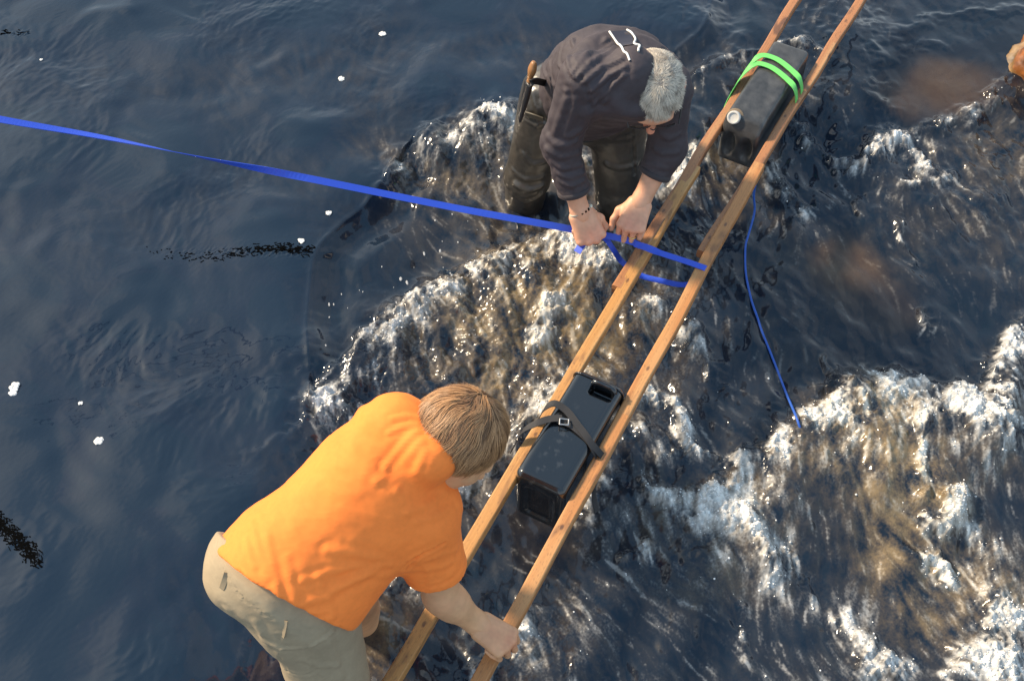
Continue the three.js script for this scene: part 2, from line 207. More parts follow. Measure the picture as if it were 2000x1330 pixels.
{
  const pts = CP.map((c) => { const p = at(c[0], c[1], c[2]); return [p.x, p.z, ...c.slice(2)]; });
  const flows = [[100, 200, 0.3, 1], [500, 600, 0.35, 0.9], [700, 500, 0.15, 1], [900, 300, 0.1, 1], [900, 620, 0.35, 1], [1050, 650, -0.1, 1], [1200, 500, 0.3, 1], [1100, 900, 0.4, 1], [900, 1150, 0.7, 1], [1350, 750, 0.6, 1], [1500, 550, 0.3, 1], [1700, 600, 0.05, 1], [1500, 1050, 0.6, 1], [1650, 950, -0.1, 1], [1800, 950, 0.25, 1], [1750, 1200, 0.5, 1], [1250, 1200, 0.5, 1], [1640, 150, 0.35, 1], [1400, 200, -0.3, 1], [1850, 100, -0.9, 0.5], [1850, 400, 0.3, 1], [1950, 250, -0.5, 1], [1950, 900, 0.4, 1]].map(([a, b, c, d]) => { const p = at(a, b, 0), l = Math.hypot(c, d); return [p.x, p.z, c / l, d / l]; });
  for (let j = 0; j < GZ; j++) for (let i = 0; i < GX; i++) {
    const x = mix(X0, X1, i / (GX - 1)), z = mix(Z0, Z1, j / (GZ - 1)), o = (j * GX + i) * FN;
    let w = 0; const a = [0, 0, 0, 0, 0];
    for (const p of pts) { const dx = x - p[0], dz = z - p[1], q = 1 / Math.pow(dx * dx + dz * dz + 0.0009, 1.9); w += q; for (let k = 0; k < 5; k++) a[k] += q * p[2 + k]; }
    for (let k = 0; k < 5; k++) FIELD[o + k] = a[k] / w;
    let fw = 0, fx = 0, fz = 0; for (const p of flows) { const q = 1 / Math.pow((x - p[0]) ** 2 + (z - p[1]) ** 2 + 0.02, 1.5); fw += q; fx += q * p[2]; fz += q * p[3]; }
    const l = Math.hypot(fx, fz); FIELD[o + 5] = fx / l; FIELD[o + 6] = fz / l;
  }
  for (let pass = 0; pass < 34; pass++) for (let k = 0; k < (pass < 5 ? 5 : 1); k++) for (let j = 1; j < GZ - 1; j++) for (let i = 1; i < GX - 1; i++) { const o = (j * GX + i) * FN + k; FIELD[o] = (FIELD[o] * 2 + FIELD[o - FN] + FIELD[o + FN] + FIELD[o - GX * FN] + FIELD[o + GX * FN]) / 6; }
}
const fieldAt = (x, z, k) => {
  const u = clamp((x - X0) / (X1 - X0)) * (GX - 1), v = clamp((z - Z0) / (Z1 - Z0)) * (GZ - 1), i = Math.min(GX - 2, u | 0), j = Math.min(GZ - 2, v | 0), a = u - i, b = v - j, o = (j * GX + i) * FN + k;
  return (FIELD[o] * (1 - a) + FIELD[o + FN] * a) * (1 - b) + (FIELD[o + GX * FN] * (1 - a) + FIELD[o + GX * FN + FN] * a) * b;
};
const crestAt = (x, z) => { const u = clamp((x - X0) / (X1 - X0)) * (GX - 1), v = clamp((z - Z0) / (Z1 - Z0)) * (GZ - 1), i = Math.min(GX - 2, u | 0), j = Math.min(GZ - 2, v | 0), a = u - i, b = v - j, o = j * GX + i; return (CREST[o] * (1 - a) + CREST[o + 1] * a) * (1 - b) + (CREST[o + GX] * (1 - a) + CREST[o + GX + 1] * a) * b; };
const onWater = (px, py) => { let y = 0, p; for (let k = 0; k < 4; k++) { p = at(px, py, y); y = fieldAt(p.x, p.z, 0); } return at(px, py, y); };
{
  // strokes are kept wavy: the distance is taken from a point shifted by noise
  for (const [pix, w, foam, h, up] of ST) {
    const P = pix.map(([a, b]) => onWater(a, b)), reach = w * 2.6 + 0.04;
    const bx = Math.min(...P.map((p) => p.x)) - reach, ex = Math.max(...P.map((p) => p.x)) + reach, bz = Math.min(...P.map((p) => p.z)) - reach, ez = Math.max(...P.map((p) => p.z)) + reach;
    const i0 = Math.max(0, Math.floor((bx - X0) / (X1 - X0) * (GX - 1))), i1 = Math.min(GX - 1, Math.ceil((ex - X0) / (X1 - X0) * (GX - 1))), j0 = Math.max(0, Math.floor((bz - Z0) / (Z1 - Z0) * (GZ - 1))), j1 = Math.min(GZ - 1, Math.ceil((ez - Z0) / (Z1 - Z0) * (GZ - 1)));
    const thin = w < 0.02 ? 0.25 : 1;
    for (let j = j0; j <= j1; j++) for (let i = i0; i <= i1; i++) {
      let x = mix(X0, X1, i / (GX - 1)), z = mix(Z0, Z1, j / (GZ - 1));
      x += thin * (0.022 * N2(x * 9, z * 9) + 0.012 * N2(x * 24 + 7, z * 24)); z += thin * (0.022 * N2(x * 9 + 40, z * 9) + 0.012 * N2(x * 24, z * 24 + 9));
      let best = 1e9, side = 1;
      for (let k = 0; k + 1 < P.length; k++) { const a = P[k], b = P[k + 1], ux = b.x - a.x, uz = b.z - a.z, t = clamp(((x - a.x) * ux + (z - a.z) * uz) / (ux * ux + uz * uz || 1e-9)), dx = x - a.x - ux * t, dz = z - a.z - uz * t, d = Math.hypot(dx, dz); if (d < best) { best = d; side = ux * dz - uz * dx; } }
      const q = best / (side > 0 ? w * 1.25 : w * Math.max(0.5, up)), g = Math.exp(-q * q), o = j * GX + i;   // side > 0: below the line in the picture, downstream
      CREST[o] += 0.55 * h * g; const patch = clamp(0.80 + 0.75 * N2(x * 7 + 31, z * 7) + 0.35 * N2(x * 17, z * 17 + 12), 0.25, 1.25); FIELD[o * FN + 2] = Math.min(1.1, FIELD[o * FN + 2] + foam * g * patch); FIELD[o * FN + 1] = Math.min(1, FIELD[o * FN + 1] + Math.min(1, foam * 0.5) * g);
    }
  }
}
// streaks drawn out along the current (line integral of noise along the flow)
const LX = 1100, LZ = 838, LIC = new Float32Array(LX * LZ), LIC2 = new Float32Array(LX * LZ);
{
  const base = new Float32Array(LX * LZ), fine = new Float32Array(LX * LZ);
  for (let j = 0; j < LZ; j++) for (let i = 0; i < LX; i++) { const x = i / LX * 4.7, z = j / LZ * 3.58; base[j * LX + i] = N2(x * 22, z * 22) + 0.5 * N2(x * 46, z * 46 + 5); fine[j * LX + i] = N2(x * 64 + 3, z * 64) + 0.6 * N2(x * 36 + 30, z * 36); }
  for (let j = 0; j < LZ; j++) for (let i = 0; i < LX; i++) {
    const gi = Math.min(GX - 1, Math.round(i / LX * GX)), gj = Math.min(GZ - 1, Math.round(j / LZ * GZ)), o = (gj * GX + gi) * FN;
    let fx = FIELD[o + 5], fz = FIELD[o + 6]; const bend = 0.75 * N2(i * 0.0075, j * 0.0075) + 0.35 * N2(i * 0.022 + 9, j * 0.022), c = Math.cos(bend), s = Math.sin(bend); [fx, fz] = [fx * c - fz * s, fx * s + fz * c];
    let a = 0, b = 0, nb = 0; for (let k = -12; k <= 12; k++) { const u = clamp(Math.round(i + fx * k * 1.4), 0, LX - 1), v = clamp(Math.round(j + fz * k * 1.4), 0, LZ - 1); a += base[v * LX + u]; if (k >= -5 && k <= 5) { b += fine[v * LX + u]; nb++; } }
    LIC[j * LX + i] = a; LIC2[j * LX + i] = b;
  }
  for (const L of [LIC, LIC2]) { let s = 0; for (const v of L) s += v * v; s = 1 / Math.sqrt(s / L.length); for (let i = 0; i < L.length; i++) L[i] *= s; }   // unit spread
}
const licAt = (L, x, z) => { const u = clamp((x - X0) / (X1 - X0)) * (LX - 1), v = clamp((z - Z0) / (Z1 - Z0)) * (LZ - 1), i = Math.min(LX - 2, u | 0), j = Math.min(LZ - 2, v | 0), a = u - i, b = v - j, o = j * LX + i; return (L[o] * (1 - a) + L[o + 1] * a) * (1 - b) + (L[o + LX] * (1 - a) + L[o + LX + 1] * a) * b; };
const LIP3 = LIPS.map((l) => new THREE.CatmullRomCurve3(l.map(([a, b]) => onWater(a, b))).getPoints(40)), LIPB = LIP3.map((l) => new THREE.Box3().setFromPoints(l).expandByScalar(0.17));
// signed distance to the nearest lip (positive downstream), or 9
function lipAt(x, z) {
  let best = 9, sg = 1; LIP3.forEach((P, q) => { const B = LIPB[q]; if (x < B.min.x || x > B.max.x || z < B.min.z || z > B.max.z) return; for (let k = 0; k + 1 < P.length; k++) { const a = P[k], b = P[k + 1], ux = b.x - a.x, uz = b.z - a.z, t = clamp(((x - a.x) * ux + (z - a.z) * uz) / (ux * ux + uz * uz || 1e-9)), dx = x - a.x - ux * t, dz = z - a.z - uz * t, d = Math.hypot(dx, dz); if (d < best) { best = d; sg = ux * dz - uz * dx > 0 ? 1 : -1; } } });
  return best * sg;
}
const BAND = [[[250, 488], [420, 490], [520, 497], [612, 497]], [[0, 68], [55, 66]]].map((l) => l.map(([a, b]) => onWater(a, b)));
// the height of the water: levels, crests, turbulence; slow boils and small ripples on the calm pool
function pool(x, z) {
  const wx = x + 0.06 * N2(x * 2.1, z * 2.1), wz = z + 0.06 * N2(x * 2.1 + 9, z * 2.1);
  const mod = sstep(-0.35, 0.6, N2(x * 1.6 + 3, z * 1.6 + 8));
  let h = 0.0085 * N2(wx * 2.3, wz * 2.3) + 0.0022 * N2(wx * 6, wz * 6);
  const q = N2(wx * 9 + 5, wz * 8); h += mod * 0.0010 * (1 - 2 * Math.sqrt(q * q + 0.01));
  h += mod * mod * 0.0006 * N2(wx * 30, wz * 24) + 0.00018 * N2(wx * 62, wz * 52);
  return h;
}
function waterY(x, z) {
  const t = fieldAt(x, z, 1), f = fieldAt(x, z, 2), calm = 1 - sstep(0.05, 0.4, t);
  const s = x * 0.3 + z * 0.95, c = x * 0.95 - z * 0.3;
  let h = fieldAt(x, z, 0) + crestAt(x, z) + calm * pool(x, z);
  const lp = lipAt(x, z); if (Math.abs(lp) < 0.16) { const w = lp > 0 ? 0.007 : 0.011; h += 0.0042 * Math.exp(-(lp * lp) / (w * w)) - (lp > 0 ? 0.022 * sstep(0, 0.07, lp) * (1 - sstep(0.08, 0.16, lp)) : 0); }
  for (const P of BAND) { if (z < P[0].z - 0.08 || z > P[0].z + 0.08 || x < P[0].x || x > P[P.length - 1].x) continue; const d = segDist(V(x, P[0].y, z), P), u = (x - P[0].x) / (P[P.length - 1].x - P[0].x); h += 0.0042 * Math.exp(-((d / 0.016) ** 2)) * sstep(0, 0.7, u) * N2(x * 95, z * 95); }
  if (t > 0.02) {
    const fr = 1 - 0.75 * sstep(0.3, 0.6, f); h += t * (0.022 * N2(s * 3.4, c * 5.6) + fr * (0.0105 * N2(s * 7.5 + 3, c * 13) + 0.0026 * N2(s * 16, c * 26 + 4) + 0.0012 * licAt(LIC, x, z)));
    const g = sstep(0.5, 0.95, t); if (g > 0) h += g * (0.0042 * N2(x * 34, z * 34) + 0.0015 * N2(x * 66 + 5, z * 66));
  }
  if (f > 0.3) h += Math.min(0.5, f - 0.3) * (0.034 * (1 - Math.abs(N2(x * 10, z * 10))) + 0.022 * (1 - Math.abs(N2(x * 23 + 9, z * 23))) + 0.008 * N2(x * 50 + 9, z * 50));
  return h;
}
// froth: torn patches and lace, drawn out along the current
const FOAM = new Float32Array(LX * LZ), RAW = new Float32Array(LX * LZ);
{
  for (let j = 0; j < LZ; j++) for (let i = 0; i < LX; i++) {
    const x = mix(X0, X1, i / (LX - 1)), z = mix(Z0, Z1, j / (LZ - 1)), o = j * LX + i, fo = fieldAt(x, z, 2), t = fieldAt(x, z, 1); if (fo < 0.02 && t < 0.02) continue;
    const wx = x + 0.03 * N2(x * 12, z * 12) + 0.010 * LIC[o], wz = z + 0.03 * N2(x * 12 + 5, z * 12), lace = 0.5 - 2 * Math.abs(N2(wx * 9.5, wz * 6.5)) + 0.5 * (0.5 - Math.abs(N2(wx * 21, wz * 15)) * 1.4);
    const gr = N2(x * 15 + 7, z * 13) * 0.85 + N2(x * 31, z * 28) * 0.75 + N2(x * 66, z * 60) * 0.6 + N2(x * 130, z * 126) * 0.35, big = N2(x * 5.5 + 2, z * 5.5);
    const fc = fo < 0.5 ? fo : Math.min(0.9, 0.5 + (fo - 0.5) * 0.6);
    RAW[o] = sstep(0.38, 0.80, fc * 0.94 + (0.50 * gr + 0.46 * lace + 0.40 * big) * 0.32 * Math.min(1, 0.4 + t));
  }
  for (let j = 0; j < LZ; j++) for (let i = 0; i < LX; i++) {
    const o = j * LX + i, gi = Math.min(GX - 1, Math.round(i / LX * GX)), gj = Math.min(GZ - 1, Math.round(j / LZ * GZ)), q = (gj * GX + gi) * FN, fx = FIELD[q + 5], fz = FIELD[q + 6];
    const bend = 0.75 * N2(i * 0.0075, j * 0.0075) + 0.35 * N2(i * 0.022 + 9, j * 0.022), c = Math.cos(bend), s = Math.sin(bend), ux = fx * c - fz * s, uz = fx * s + fz * c, L = 2 + Math.round(5 * clamp(0.6 + N2(i * 0.006 + 4, j * 0.006)) * (1 - 0.75 * sstep(0.35, 0.8, FIELD[q + 2])));
    let a = 0, n = 0; for (let k = -L; k <= 2; k++) { const u = clamp(Math.round(i + ux * k), 0, LX - 1), v = clamp(Math.round(j + uz * k), 0, LZ - 1), w = 1 + k / (L + 1) * 0.7; a += w * RAW[v * LX + u]; n += w; }
    FOAM[o] = a / n;
  }
}
const TW = 2048, TH = 1560;
const mapC = new Uint8Array(TW * TH * 4), mapR = new Uint8Array(TW * TH * 4), mapB = new Uint8Array(TW * TH * 4);
const FOAMY = new Uint8Array(TW * TH);
{
  const enc = (l) => Math.round(255 * clamp(l <= 0.0031308 ? l * 12.92 : 1.055 * Math.pow(l, 1 / 2.4) - 0.055));
  const LUT = new Uint8Array(4097); for (let i = 0; i <= 4096; i++) LUT[i] = enc(i / 4096);
  for (let j = 0; j < TH; j++) for (let i = 0; i < TW; i++) {
    const x = mix(X0, X1, (i + 0.5) / TW), z = mix(Z0, Z1, (j + 0.5) / TH), o = (j * TW + i) * 4;
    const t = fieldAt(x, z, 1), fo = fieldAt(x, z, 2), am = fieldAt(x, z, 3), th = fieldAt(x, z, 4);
    const l1 = licAt(LIC, x, z), l2 = licAt(LIC2, x, z);
    let f = 0, film = 0, amber = 0, gr = 0;
    if (t > 0.015 || fo > 0.02) {
      gr = N2(x * 66, z * 58) * 0.7 + N2(x * 128, z * 120) * 0.65 + N2(x * 240, z * 240) * 0.35; const big = N2(x * 5.5 + 2, z * 5.5) * 0.8 + N2(x * 13, z * 13) * 0.6, M = licAt(FOAM, x, z);
      const sp = N2(x * 92 + 3, z * 84) * 0.8 + N2(x * 170, z * 160) * 0.6, mid = Math.sqrt(clamp(M * (1 - M)) * 4);
      f = clamp(M * (0.9 + 0.10 * l2) + mid * 0.20 * sp * (0.4 + 0.6 * t) + 0.10 * Math.max(0, sp - 0.55) * sstep(0.45, 0.9, t)); film = clamp(sstep(0.02, 0.45, M + 0.12 * l1 * t + 0.10 * big * t + 0.05 * l2 + 0.06 * t * t - 0.04));
      const fleck = sstep(0.8, 2.6, l2 * 0.45 + 0.65 * l1 + 0.65 * big + 0.45 * gr) * sstep(0.12, 0.4, t) * (0.08 + 1.5 * Math.min(0.45, fo)); f = Math.max(f, 0.42 * fleck); film = Math.max(film, fleck);
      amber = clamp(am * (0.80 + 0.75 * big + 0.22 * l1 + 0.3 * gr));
    } else gr = 0;
    // what the water is made of: dark peaty water, thin aerated film, amber aerated water with sunshine through it painted in, white froth
    const seen = sstep(0.45, 0.9, th); let r = mix(0.010, 0.30, seen), g = mix(0.019, 0.18, seen), b = mix(0.036, 0.10, seen);
    r = mix(r, 0.12, film * 0.38); g = mix(g, 0.122, film * 0.38); b = mix(b, 0.118, film * 0.38);
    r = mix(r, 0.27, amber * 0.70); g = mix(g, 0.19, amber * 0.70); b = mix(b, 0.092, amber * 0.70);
    const w = clamp(0.66 + 0.10 * l1 + 0.07 * l2 + 0.10 * gr, 0.3, 0.88);
    r = mix(r, w, f); g = mix(g, w * (0.985 - 0.05 * am), f); b = mix(b, w * (0.95 - 0.16 * am), f);
    mapC[o] = LUT[Math.round(clamp(r) * 4096)]; mapC[o + 1] = LUT[Math.round(clamp(g) * 4096)]; mapC[o + 2] = LUT[Math.round(clamp(b) * 4096)]; mapC[o + 3] = 255;
    const rough = mix(0.05 + 0.07 * sstep(0.1, 0.6, t) + 0.14 * film, 0.8, f), tr = th * (1 - f) * (1 - 0.8 * film) * (1 - amber * 0.8);
    mapR[o] = Math.round(255 * clamp(tr)); mapR[o + 1] = Math.round(255 * clamp(rough)); mapR[o + 2] = 0; mapR[o + 3] = 255;
    const bp = 0.5 + 0.04 * l2 * Math.min(1, t * 1.5) + 0.13 * gr * Math.min(1, t + f); mapB[o] = mapB[o + 1] = mapB[o + 2] = Math.round(255 * clamp(bp)); mapB[o + 3] = 255;
    FOAMY[j * TW + i] = Math.round(255 * f);
  }
}
const dtex = (data, srgb) => { const x = new THREE.DataTexture(data, TW, TH, THREE.RGBAFormat); x.magFilter = THREE.LinearFilter; x.minFilter = THREE.LinearFilter; if (srgb) x.colorSpace = THREE.SRGBColorSpace; x.needsUpdate = true; return x; };
const texR = dtex(mapR, false);
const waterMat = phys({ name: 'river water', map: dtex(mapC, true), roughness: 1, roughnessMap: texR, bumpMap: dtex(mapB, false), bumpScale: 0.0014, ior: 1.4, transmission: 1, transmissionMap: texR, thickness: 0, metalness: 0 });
{
  const NX = 860, NZ = 655, pos = new Float32Array(NX * NZ * 3), uv = new Float32Array(NX * NZ * 2), idx = new Uint32Array((NX - 1) * (NZ - 1) * 6);
  for (let j = 0; j < NZ; j++) for (let i = 0; i < NX; i++) { const x = mix(X0, X1, i / (NX - 1)), z = mix(Z0, Z1, j / (NZ - 1)), o = j * NX + i; pos[o * 3] = x; pos[o * 3 + 1] = waterY(x, z); pos[o * 3 + 2] = z; uv[o * 2] = i / (NX - 1); uv[o * 2 + 1] = j / (NZ - 1); }
  let q = 0; for (let j = 0; j < NZ - 1; j++) for (let i = 0; i < NX - 1; i++) { const a = j * NX + i, b = a + 1, c = a + NX, d = c + 1; idx[q++] = a; idx[q++] = c; idx[q++] = b; idx[q++] = b; idx[q++] = c; idx[q++] = d; }
  const g = new THREE.BufferGeometry(); g.setAttribute('position', new THREE.BufferAttribute(pos, 3)); g.setAttribute('uv', new THREE.BufferAttribute(uv, 2)); g.setIndex(new THREE.BufferAttribute(idx, 1)); g.computeVertexNormals();
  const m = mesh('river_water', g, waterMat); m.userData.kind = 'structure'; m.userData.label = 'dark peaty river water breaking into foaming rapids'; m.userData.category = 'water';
  // the same river going on beyond the part in view
  const xs = [-60, -30, -14, -7, -4.5, -3.2, -2.7, X0 + 0.03]; for (let i = 1; i < 40; i++) xs.push(mix(X0 + 0.03, X1 - 0.03, i / 40)); xs.push(X1 - 0.03, 2.7, 3.2, 4.5, 7, 14, 30, 60);
  const zs = [-80, -40, -20, -11, -7, -5.4, -4.7, Z0 + 0.03]; for (let i = 1; i < 30; i++) zs.push(mix(Z0 + 0.03, Z1 - 0.03, i / 30)); zs.push(Z1 - 0.03, -0.4, 0.2, 1.5, 4, 10, 30, 60);
  const p2 = [], id2 = [];
  for (const z of zs) for (const x of xs) p2.push(x, fieldAt(x, z, 0) - 0.012, z);
  for (let j = 0; j + 1 < zs.length; j++) for (let i = 0; i + 1 < xs.length; i++) { const mx = (xs[i] + xs[i + 1]) / 2, mz = (zs[j] + zs[j + 1]) / 2; if (mx > X0 + 0.03 && mx < X1 - 0.03 && mz > Z0 + 0.03 && mz < Z1 - 0.03) continue; const a = j * xs.length + i, b = a + 1, c = a + xs.length; id2.push(a, c, b, b, c, c + 1); }
  const g2 = new THREE.BufferGeometry(); g2.setAttribute('position', new THREE.Float32BufferAttribute(p2, 3)); g2.setIndex(id2); g2.computeVertexNormals();
  const m2 = mesh('river_water', g2, phys({ color: lin(0.010, 0.019, 0.036), roughness: 0.08, ior: 1.4 })); m2.userData.kind = 'structure';
}
// the bed of the river under the water
{
  const n = 150, g = new THREE.PlaneGeometry(7, 6, n, n); g.rotateX(-Math.PI / 2); g.translate(0, 0, -2.5); const P = g.attributes.position;
  for (let i = 0; i < P.count; i++) { const x = P.getX(i), z = P.getZ(i); P.setY(i, fieldAt(x, z, 0) - 0.42 + 0.05 * N2(x * 3, z * 3) + 0.03 * Math.abs(N2(x * 9, z * 9))); }
  g.computeVertexNormals(); paint(g, (x, y, z) => { const k = 0.7 + 0.5 * N2(x * 6, z * 6) * 0.5 + 0.25 * N2(x * 25, z * 25); return [0.07 * k, 0.045 * k, 0.025 * k]; });
  const m = mesh('river_bed', g, std({ vertexColors: true, roughness: 0.95 })); m.userData.kind = 'structure';
}

// ---------------------------------------------------------------- boulders
function boulder(label, c, rx, ry, rz, seed, col, wet) {
  const g = new THREE.IcosahedronGeometry(1, 24), P = g.attributes.position;
  for (let i = 0; i < P.count; i++) { const x = P.getX(i), y = P.getY(i), z = P.getZ(i), k = 1 + 0.16 * N3(x * 1.2 + seed, y * 1.2, z * 1.2) + 0.06 * N3(x * 3.1, y * 3.1 + seed, z * 3.1) + 0.018 * N3(x * 9, y * 9, z * 9 + seed); P.setXYZ(i, x * k * rx, y * k * ry, z * k * rz); }
  g.computeVertexNormals(); const q = mergeSmooth(g);
  paint(q, (x, y, z) => { const k = 0.8 + 0.45 * N3(x * 14, y * 14, z * 14 + seed) + 0.35 * N3(x * 40, y * 40, z * 40), m = sstep(-0.1, 0.5, N3(x * 7 + 3, y * 7, z * 7 + seed)); return [mix(col[0], col[0] * 1.3, m) * k, mix(col[1], col[1] * 0.75, m) * k, mix(col[2], col[2] * 0.4, m) * k]; });
  const o = mesh('boulder', q, phys({ vertexColors: true, roughness: 0.55, clearcoat: wet, clearcoatRoughness: 0.12 })); o.position.copy(c); return tag(o, label, 'boulder');
}
function mergeSmooth(g) { // weld by position so that normals are smooth
  const P = g.attributes.position, key = new Map(), pos = [], idx = [];
  for (let i = 0; i < P.count; i++) { const k = `${P.getX(i).toFixed(5)},${P.getY(i).toFixed(5)},${P.getZ(i).toFixed(5)}`; let n = key.get(k); if (n === undefined) { n = pos.length / 3; key.set(k, n); pos.push(P.getX(i), P.getY(i), P.getZ(i)); } idx.push(n); }
  const q = new THREE.BufferGeometry(); q.setAttribute('position', new THREE.Float32BufferAttribute(pos, 3)); q.setIndex(idx); q.computeVertexNormals(); return q;
}
boulder('rusty brown boulder standing out of the rapids', at(2062, 160, 0.02), 0.17, 0.20, 0.2, 1.3, [0.19, 0.105, 0.03], 0.7);
boulder('reddish boulder under smooth dark water close to the rusty brown boulder', at(1830, 180, -0.15), 0.27, 0.16, 0.2, 7.7, [0.22, 0.075, 0.03], 0);
boulder('broad brown boulder under the water beside the thin blue rope', at(1670, 560, -0.27), 0.27, 0.15, 0.27, 4.1, [0.22, 0.11, 0.055], 0);

// ---------------------------------------------------------------- timber rails of the floating ladder
const woodTex = (tone, seed, dirt = 0) => {
  const w = 1024, h = 128, d = new Uint8Array(w * h * 4), bu = new Uint8Array(w * h * 4);
  for (let j = 0; j < h; j++) for (let i = 0; i < w; i++) {
    const x = i / w * 3, y = j / h * 0.18, o = (j * w + i) * 4;
    const gr = N2(x * 2.2 + seed, y * 260) * 0.5 + N2(x * 5 + seed, y * 520) * 0.35, st = sstep(0.25, 0.75, N2(x * 3.1 + seed, y * 9) * 0.7 + N2(x * 11, y * 40 + seed) * 0.4), sp = sstep(0.55, 0.8, N2(x * 55, y * 130 + seed)), pale = sstep(0.1, 0.8, N2(x * 1.4 + seed * 2, y * 14));
    const kx = ((x + seed * 0.37) % 0.61) - 0.3, kn = sstep(1, 0.4, Math.hypot(kx / 0.012, ((y % 0.045) - 0.02) / 0.006));
    for (let c = 0; c < 3; c++) { let v = tone[c] * (0.92 + 0.20 * gr); v = mix(v, [0.58, 0.37, 0.16][c], pale * 0.3); v = mix(v, [0.10, 0.04, 0.018][c], clamp(st * (0.5 + dirt) + sp * (0.35 + dirt * 0.4) + kn * 0.8)); d[o + c] = Math.round(255 * clamp(Math.pow(Math.max(v, 0), 1 / 2.2))); }
    d[o + 3] = bu[o + 3] = 255; bu[o] = bu[o + 1] = bu[o + 2] = Math.round(255 * clamp(0.5 + 0.35 * gr - 0.25 * sp));
  }
  const mk = (a, s) => { const t = new THREE.DataTexture(a, w, h, THREE.RGBAFormat); t.wrapS = t.wrapT = THREE.RepeatWrapping; t.magFilter = t.minFilter = THREE.LinearFilter; if (s) t.colorSpace = THREE.SRGBColorSpace; t.repeat.set(1 / 3, 1 / 0.18); t.needsUpdate = true; return t; };
  return phys({ map: mk(d, true), bumpMap: mk(bu, false), bumpScale: 0.0012, roughness: 0.62, clearcoat: 0.12, clearcoatRoughness: 0.4 });
};
function rail(label, a, b, w, h, mat, seed, name = 'timber_rail') {      // a, b: centre of the top face at its two ends
  const n = 60, sec = []; const r = 0.005;
  for (const [sx, sy, a0] of [[1, 1, 0], [-1, 1, 1], [-1, -1, 2], [1, -1, 3]]) for (let k = 0; k < 3; k++) { const t = (a0 + k / 2) * Math.PI / 2; sec.push([sx * (w / 2 - r) + r * Math.cos(t), sy * (h / 2 - r) + r * Math.sin(t)]); }
  const T = b.clone().sub(a).normalize(), R = T.clone().cross(V(0, 1, 0)).normalize(), U = R.clone().cross(T), L = a.distanceTo(b), pos = [], uv = [], idx = [], M = sec.length;
  let per = [0]; for (let k = 1; k <= M; k++) per.push(per[k - 1] + Math.hypot(sec[k % M][0] - sec[k - 1][0], sec[k % M][1] - sec[k - 1][1]));
  for (let i = 0; i <= n; i++) { const t = i / n, c = a.clone().lerp(b, t).addScaledVector(U, -h / 2 + 0.004 * N2(t * 4, seed)).addScaledVector(R, 0.004 * N2(t * 3 + 9, seed)); for (let k = 0; k <= M; k++) { const s = sec[k % M], e = 1 + 0.03 * N3(t * 9, k % M, seed) + 0.015 * N3(t * 40, k % M, seed); const p = c.clone().addScaledVector(R, s[0] * e).addScaledVector(U, s[1] * e); pos.push(p.x, p.y, p.z); uv.push(t * L + seed, per[k]); } }
  for (let i = 0; i < n; i++) for (let k = 0; k < M; k++) { const p = i * (M + 1) + k, q = p + M + 1; idx.push(p, p + 1, q + 1, p, q + 1, q); }
  for (const [i, f] of [[0, 1], [n, -1]]) { const c0 = pos.length / 3, base = i * (M + 1); for (let k = 0; k < M; k++) { pos.push(...pos.slice((base + k) * 3, (base + k) * 3 + 3)); uv.push(sec[k][0] + seed, sec[k][1]); } for (let k = 1; k + 1 < M; k++) f > 0 ? idx.push(c0, c0 + k + 1, c0 + k) : idx.push(c0, c0 + k, c0 + k + 1); }
  const g = new THREE.BufferGeometry(); g.setAttribute('position', new THREE.Float32BufferAttribute(pos, 3)); g.setAttribute('uv', new THREE.Float32BufferAttribute(uv, 2)); g.setIndex(idx); g.computeVertexNormals();
  return tag(mesh(name, g, mat), label, 'timber', 'rails of the floating ladder');
}
const RY = 0.25;                                 // top of the rails
const WA = woodTex([0.47, 0.225, 0.062], 1.1), WB = woodTex([0.45, 0.19, 0.055], 5.3), WC = woodTex([0.36, 0.15, 0.055], 8.7, 0.35);
const LA = at(742, 1360, RY), LB = at(1358, 322, RY + 0.005), RA = at(915, 1370, RY), RB = at(1483, 318, RY + 0.005);
rail('honey brown timber rail passing under the sleeve of the man in orange', LA, LB, 0.037, 0.037, WA, 0.3);
rail('honey brown timber rail gripped by the hand of the man in orange', RA, RB, 0.037, 0.037, WB, 2.1);
rail('bark-stained rail running under the left hand of the man in black', at(1205, 560, RY), at(1578, -40, RY + 0.02), 0.032, 0.036, WC, 3.4);
rail('red-brown rail on the far side of the grey canister, lashed by the green strap', at(1372, 492, RY - 0.01), at(1704, -40, RY + 0.015), 0.032, 0.036, WC, 4.9);
const along = LB.clone().sub(LA).normalize(), across = along.clone().cross(V(0, 1, 0)).normalize();   // across: to the right of the way the ladder points

// ---------------------------------------------------------------- canisters
const hx = (fr, g) => { g.applyMatrix4(new THREE.Matrix4().makeBasis(fr.x, fr.y, fr.z).setPosition(fr.o)); return g; };
const canMat = phys({ vertexColors: true, roughness: 0.22, clearcoat: 0.6, clearcoatRoughness: 0.08, ior: 1.5 });
const canPaint = (g) => paint(g, (x, y, z) => { const k = sstep(0.35, 0.6, N3(x * 26, y * 26, z * 26) * 0.7 + N3(x * 70, y * 70, z * 70) * 0.4) * sstep(0.0, 0.3, N3(x * 7 + 2, y * 7, z * 7)); return [0.007 + 0.016 * k, 0.008 + 0.017 * k, 0.010 + 0.018 * k]; });
const canBlack = phys({ color: lin(0.007, 0.008, 0.010), roughness: 0.22, clearcoat: 0.6, clearcoatRoughness: 0.08, ior: 1.5 });
const canGrey = phys({ vertexColors: true, roughness: 0.34, ior: 1.5 });
const railMid = (py, side) => { const A = side < 0 ? LA : RA, B = side < 0 ? LB : RB; return at(0, py, RY).z; };
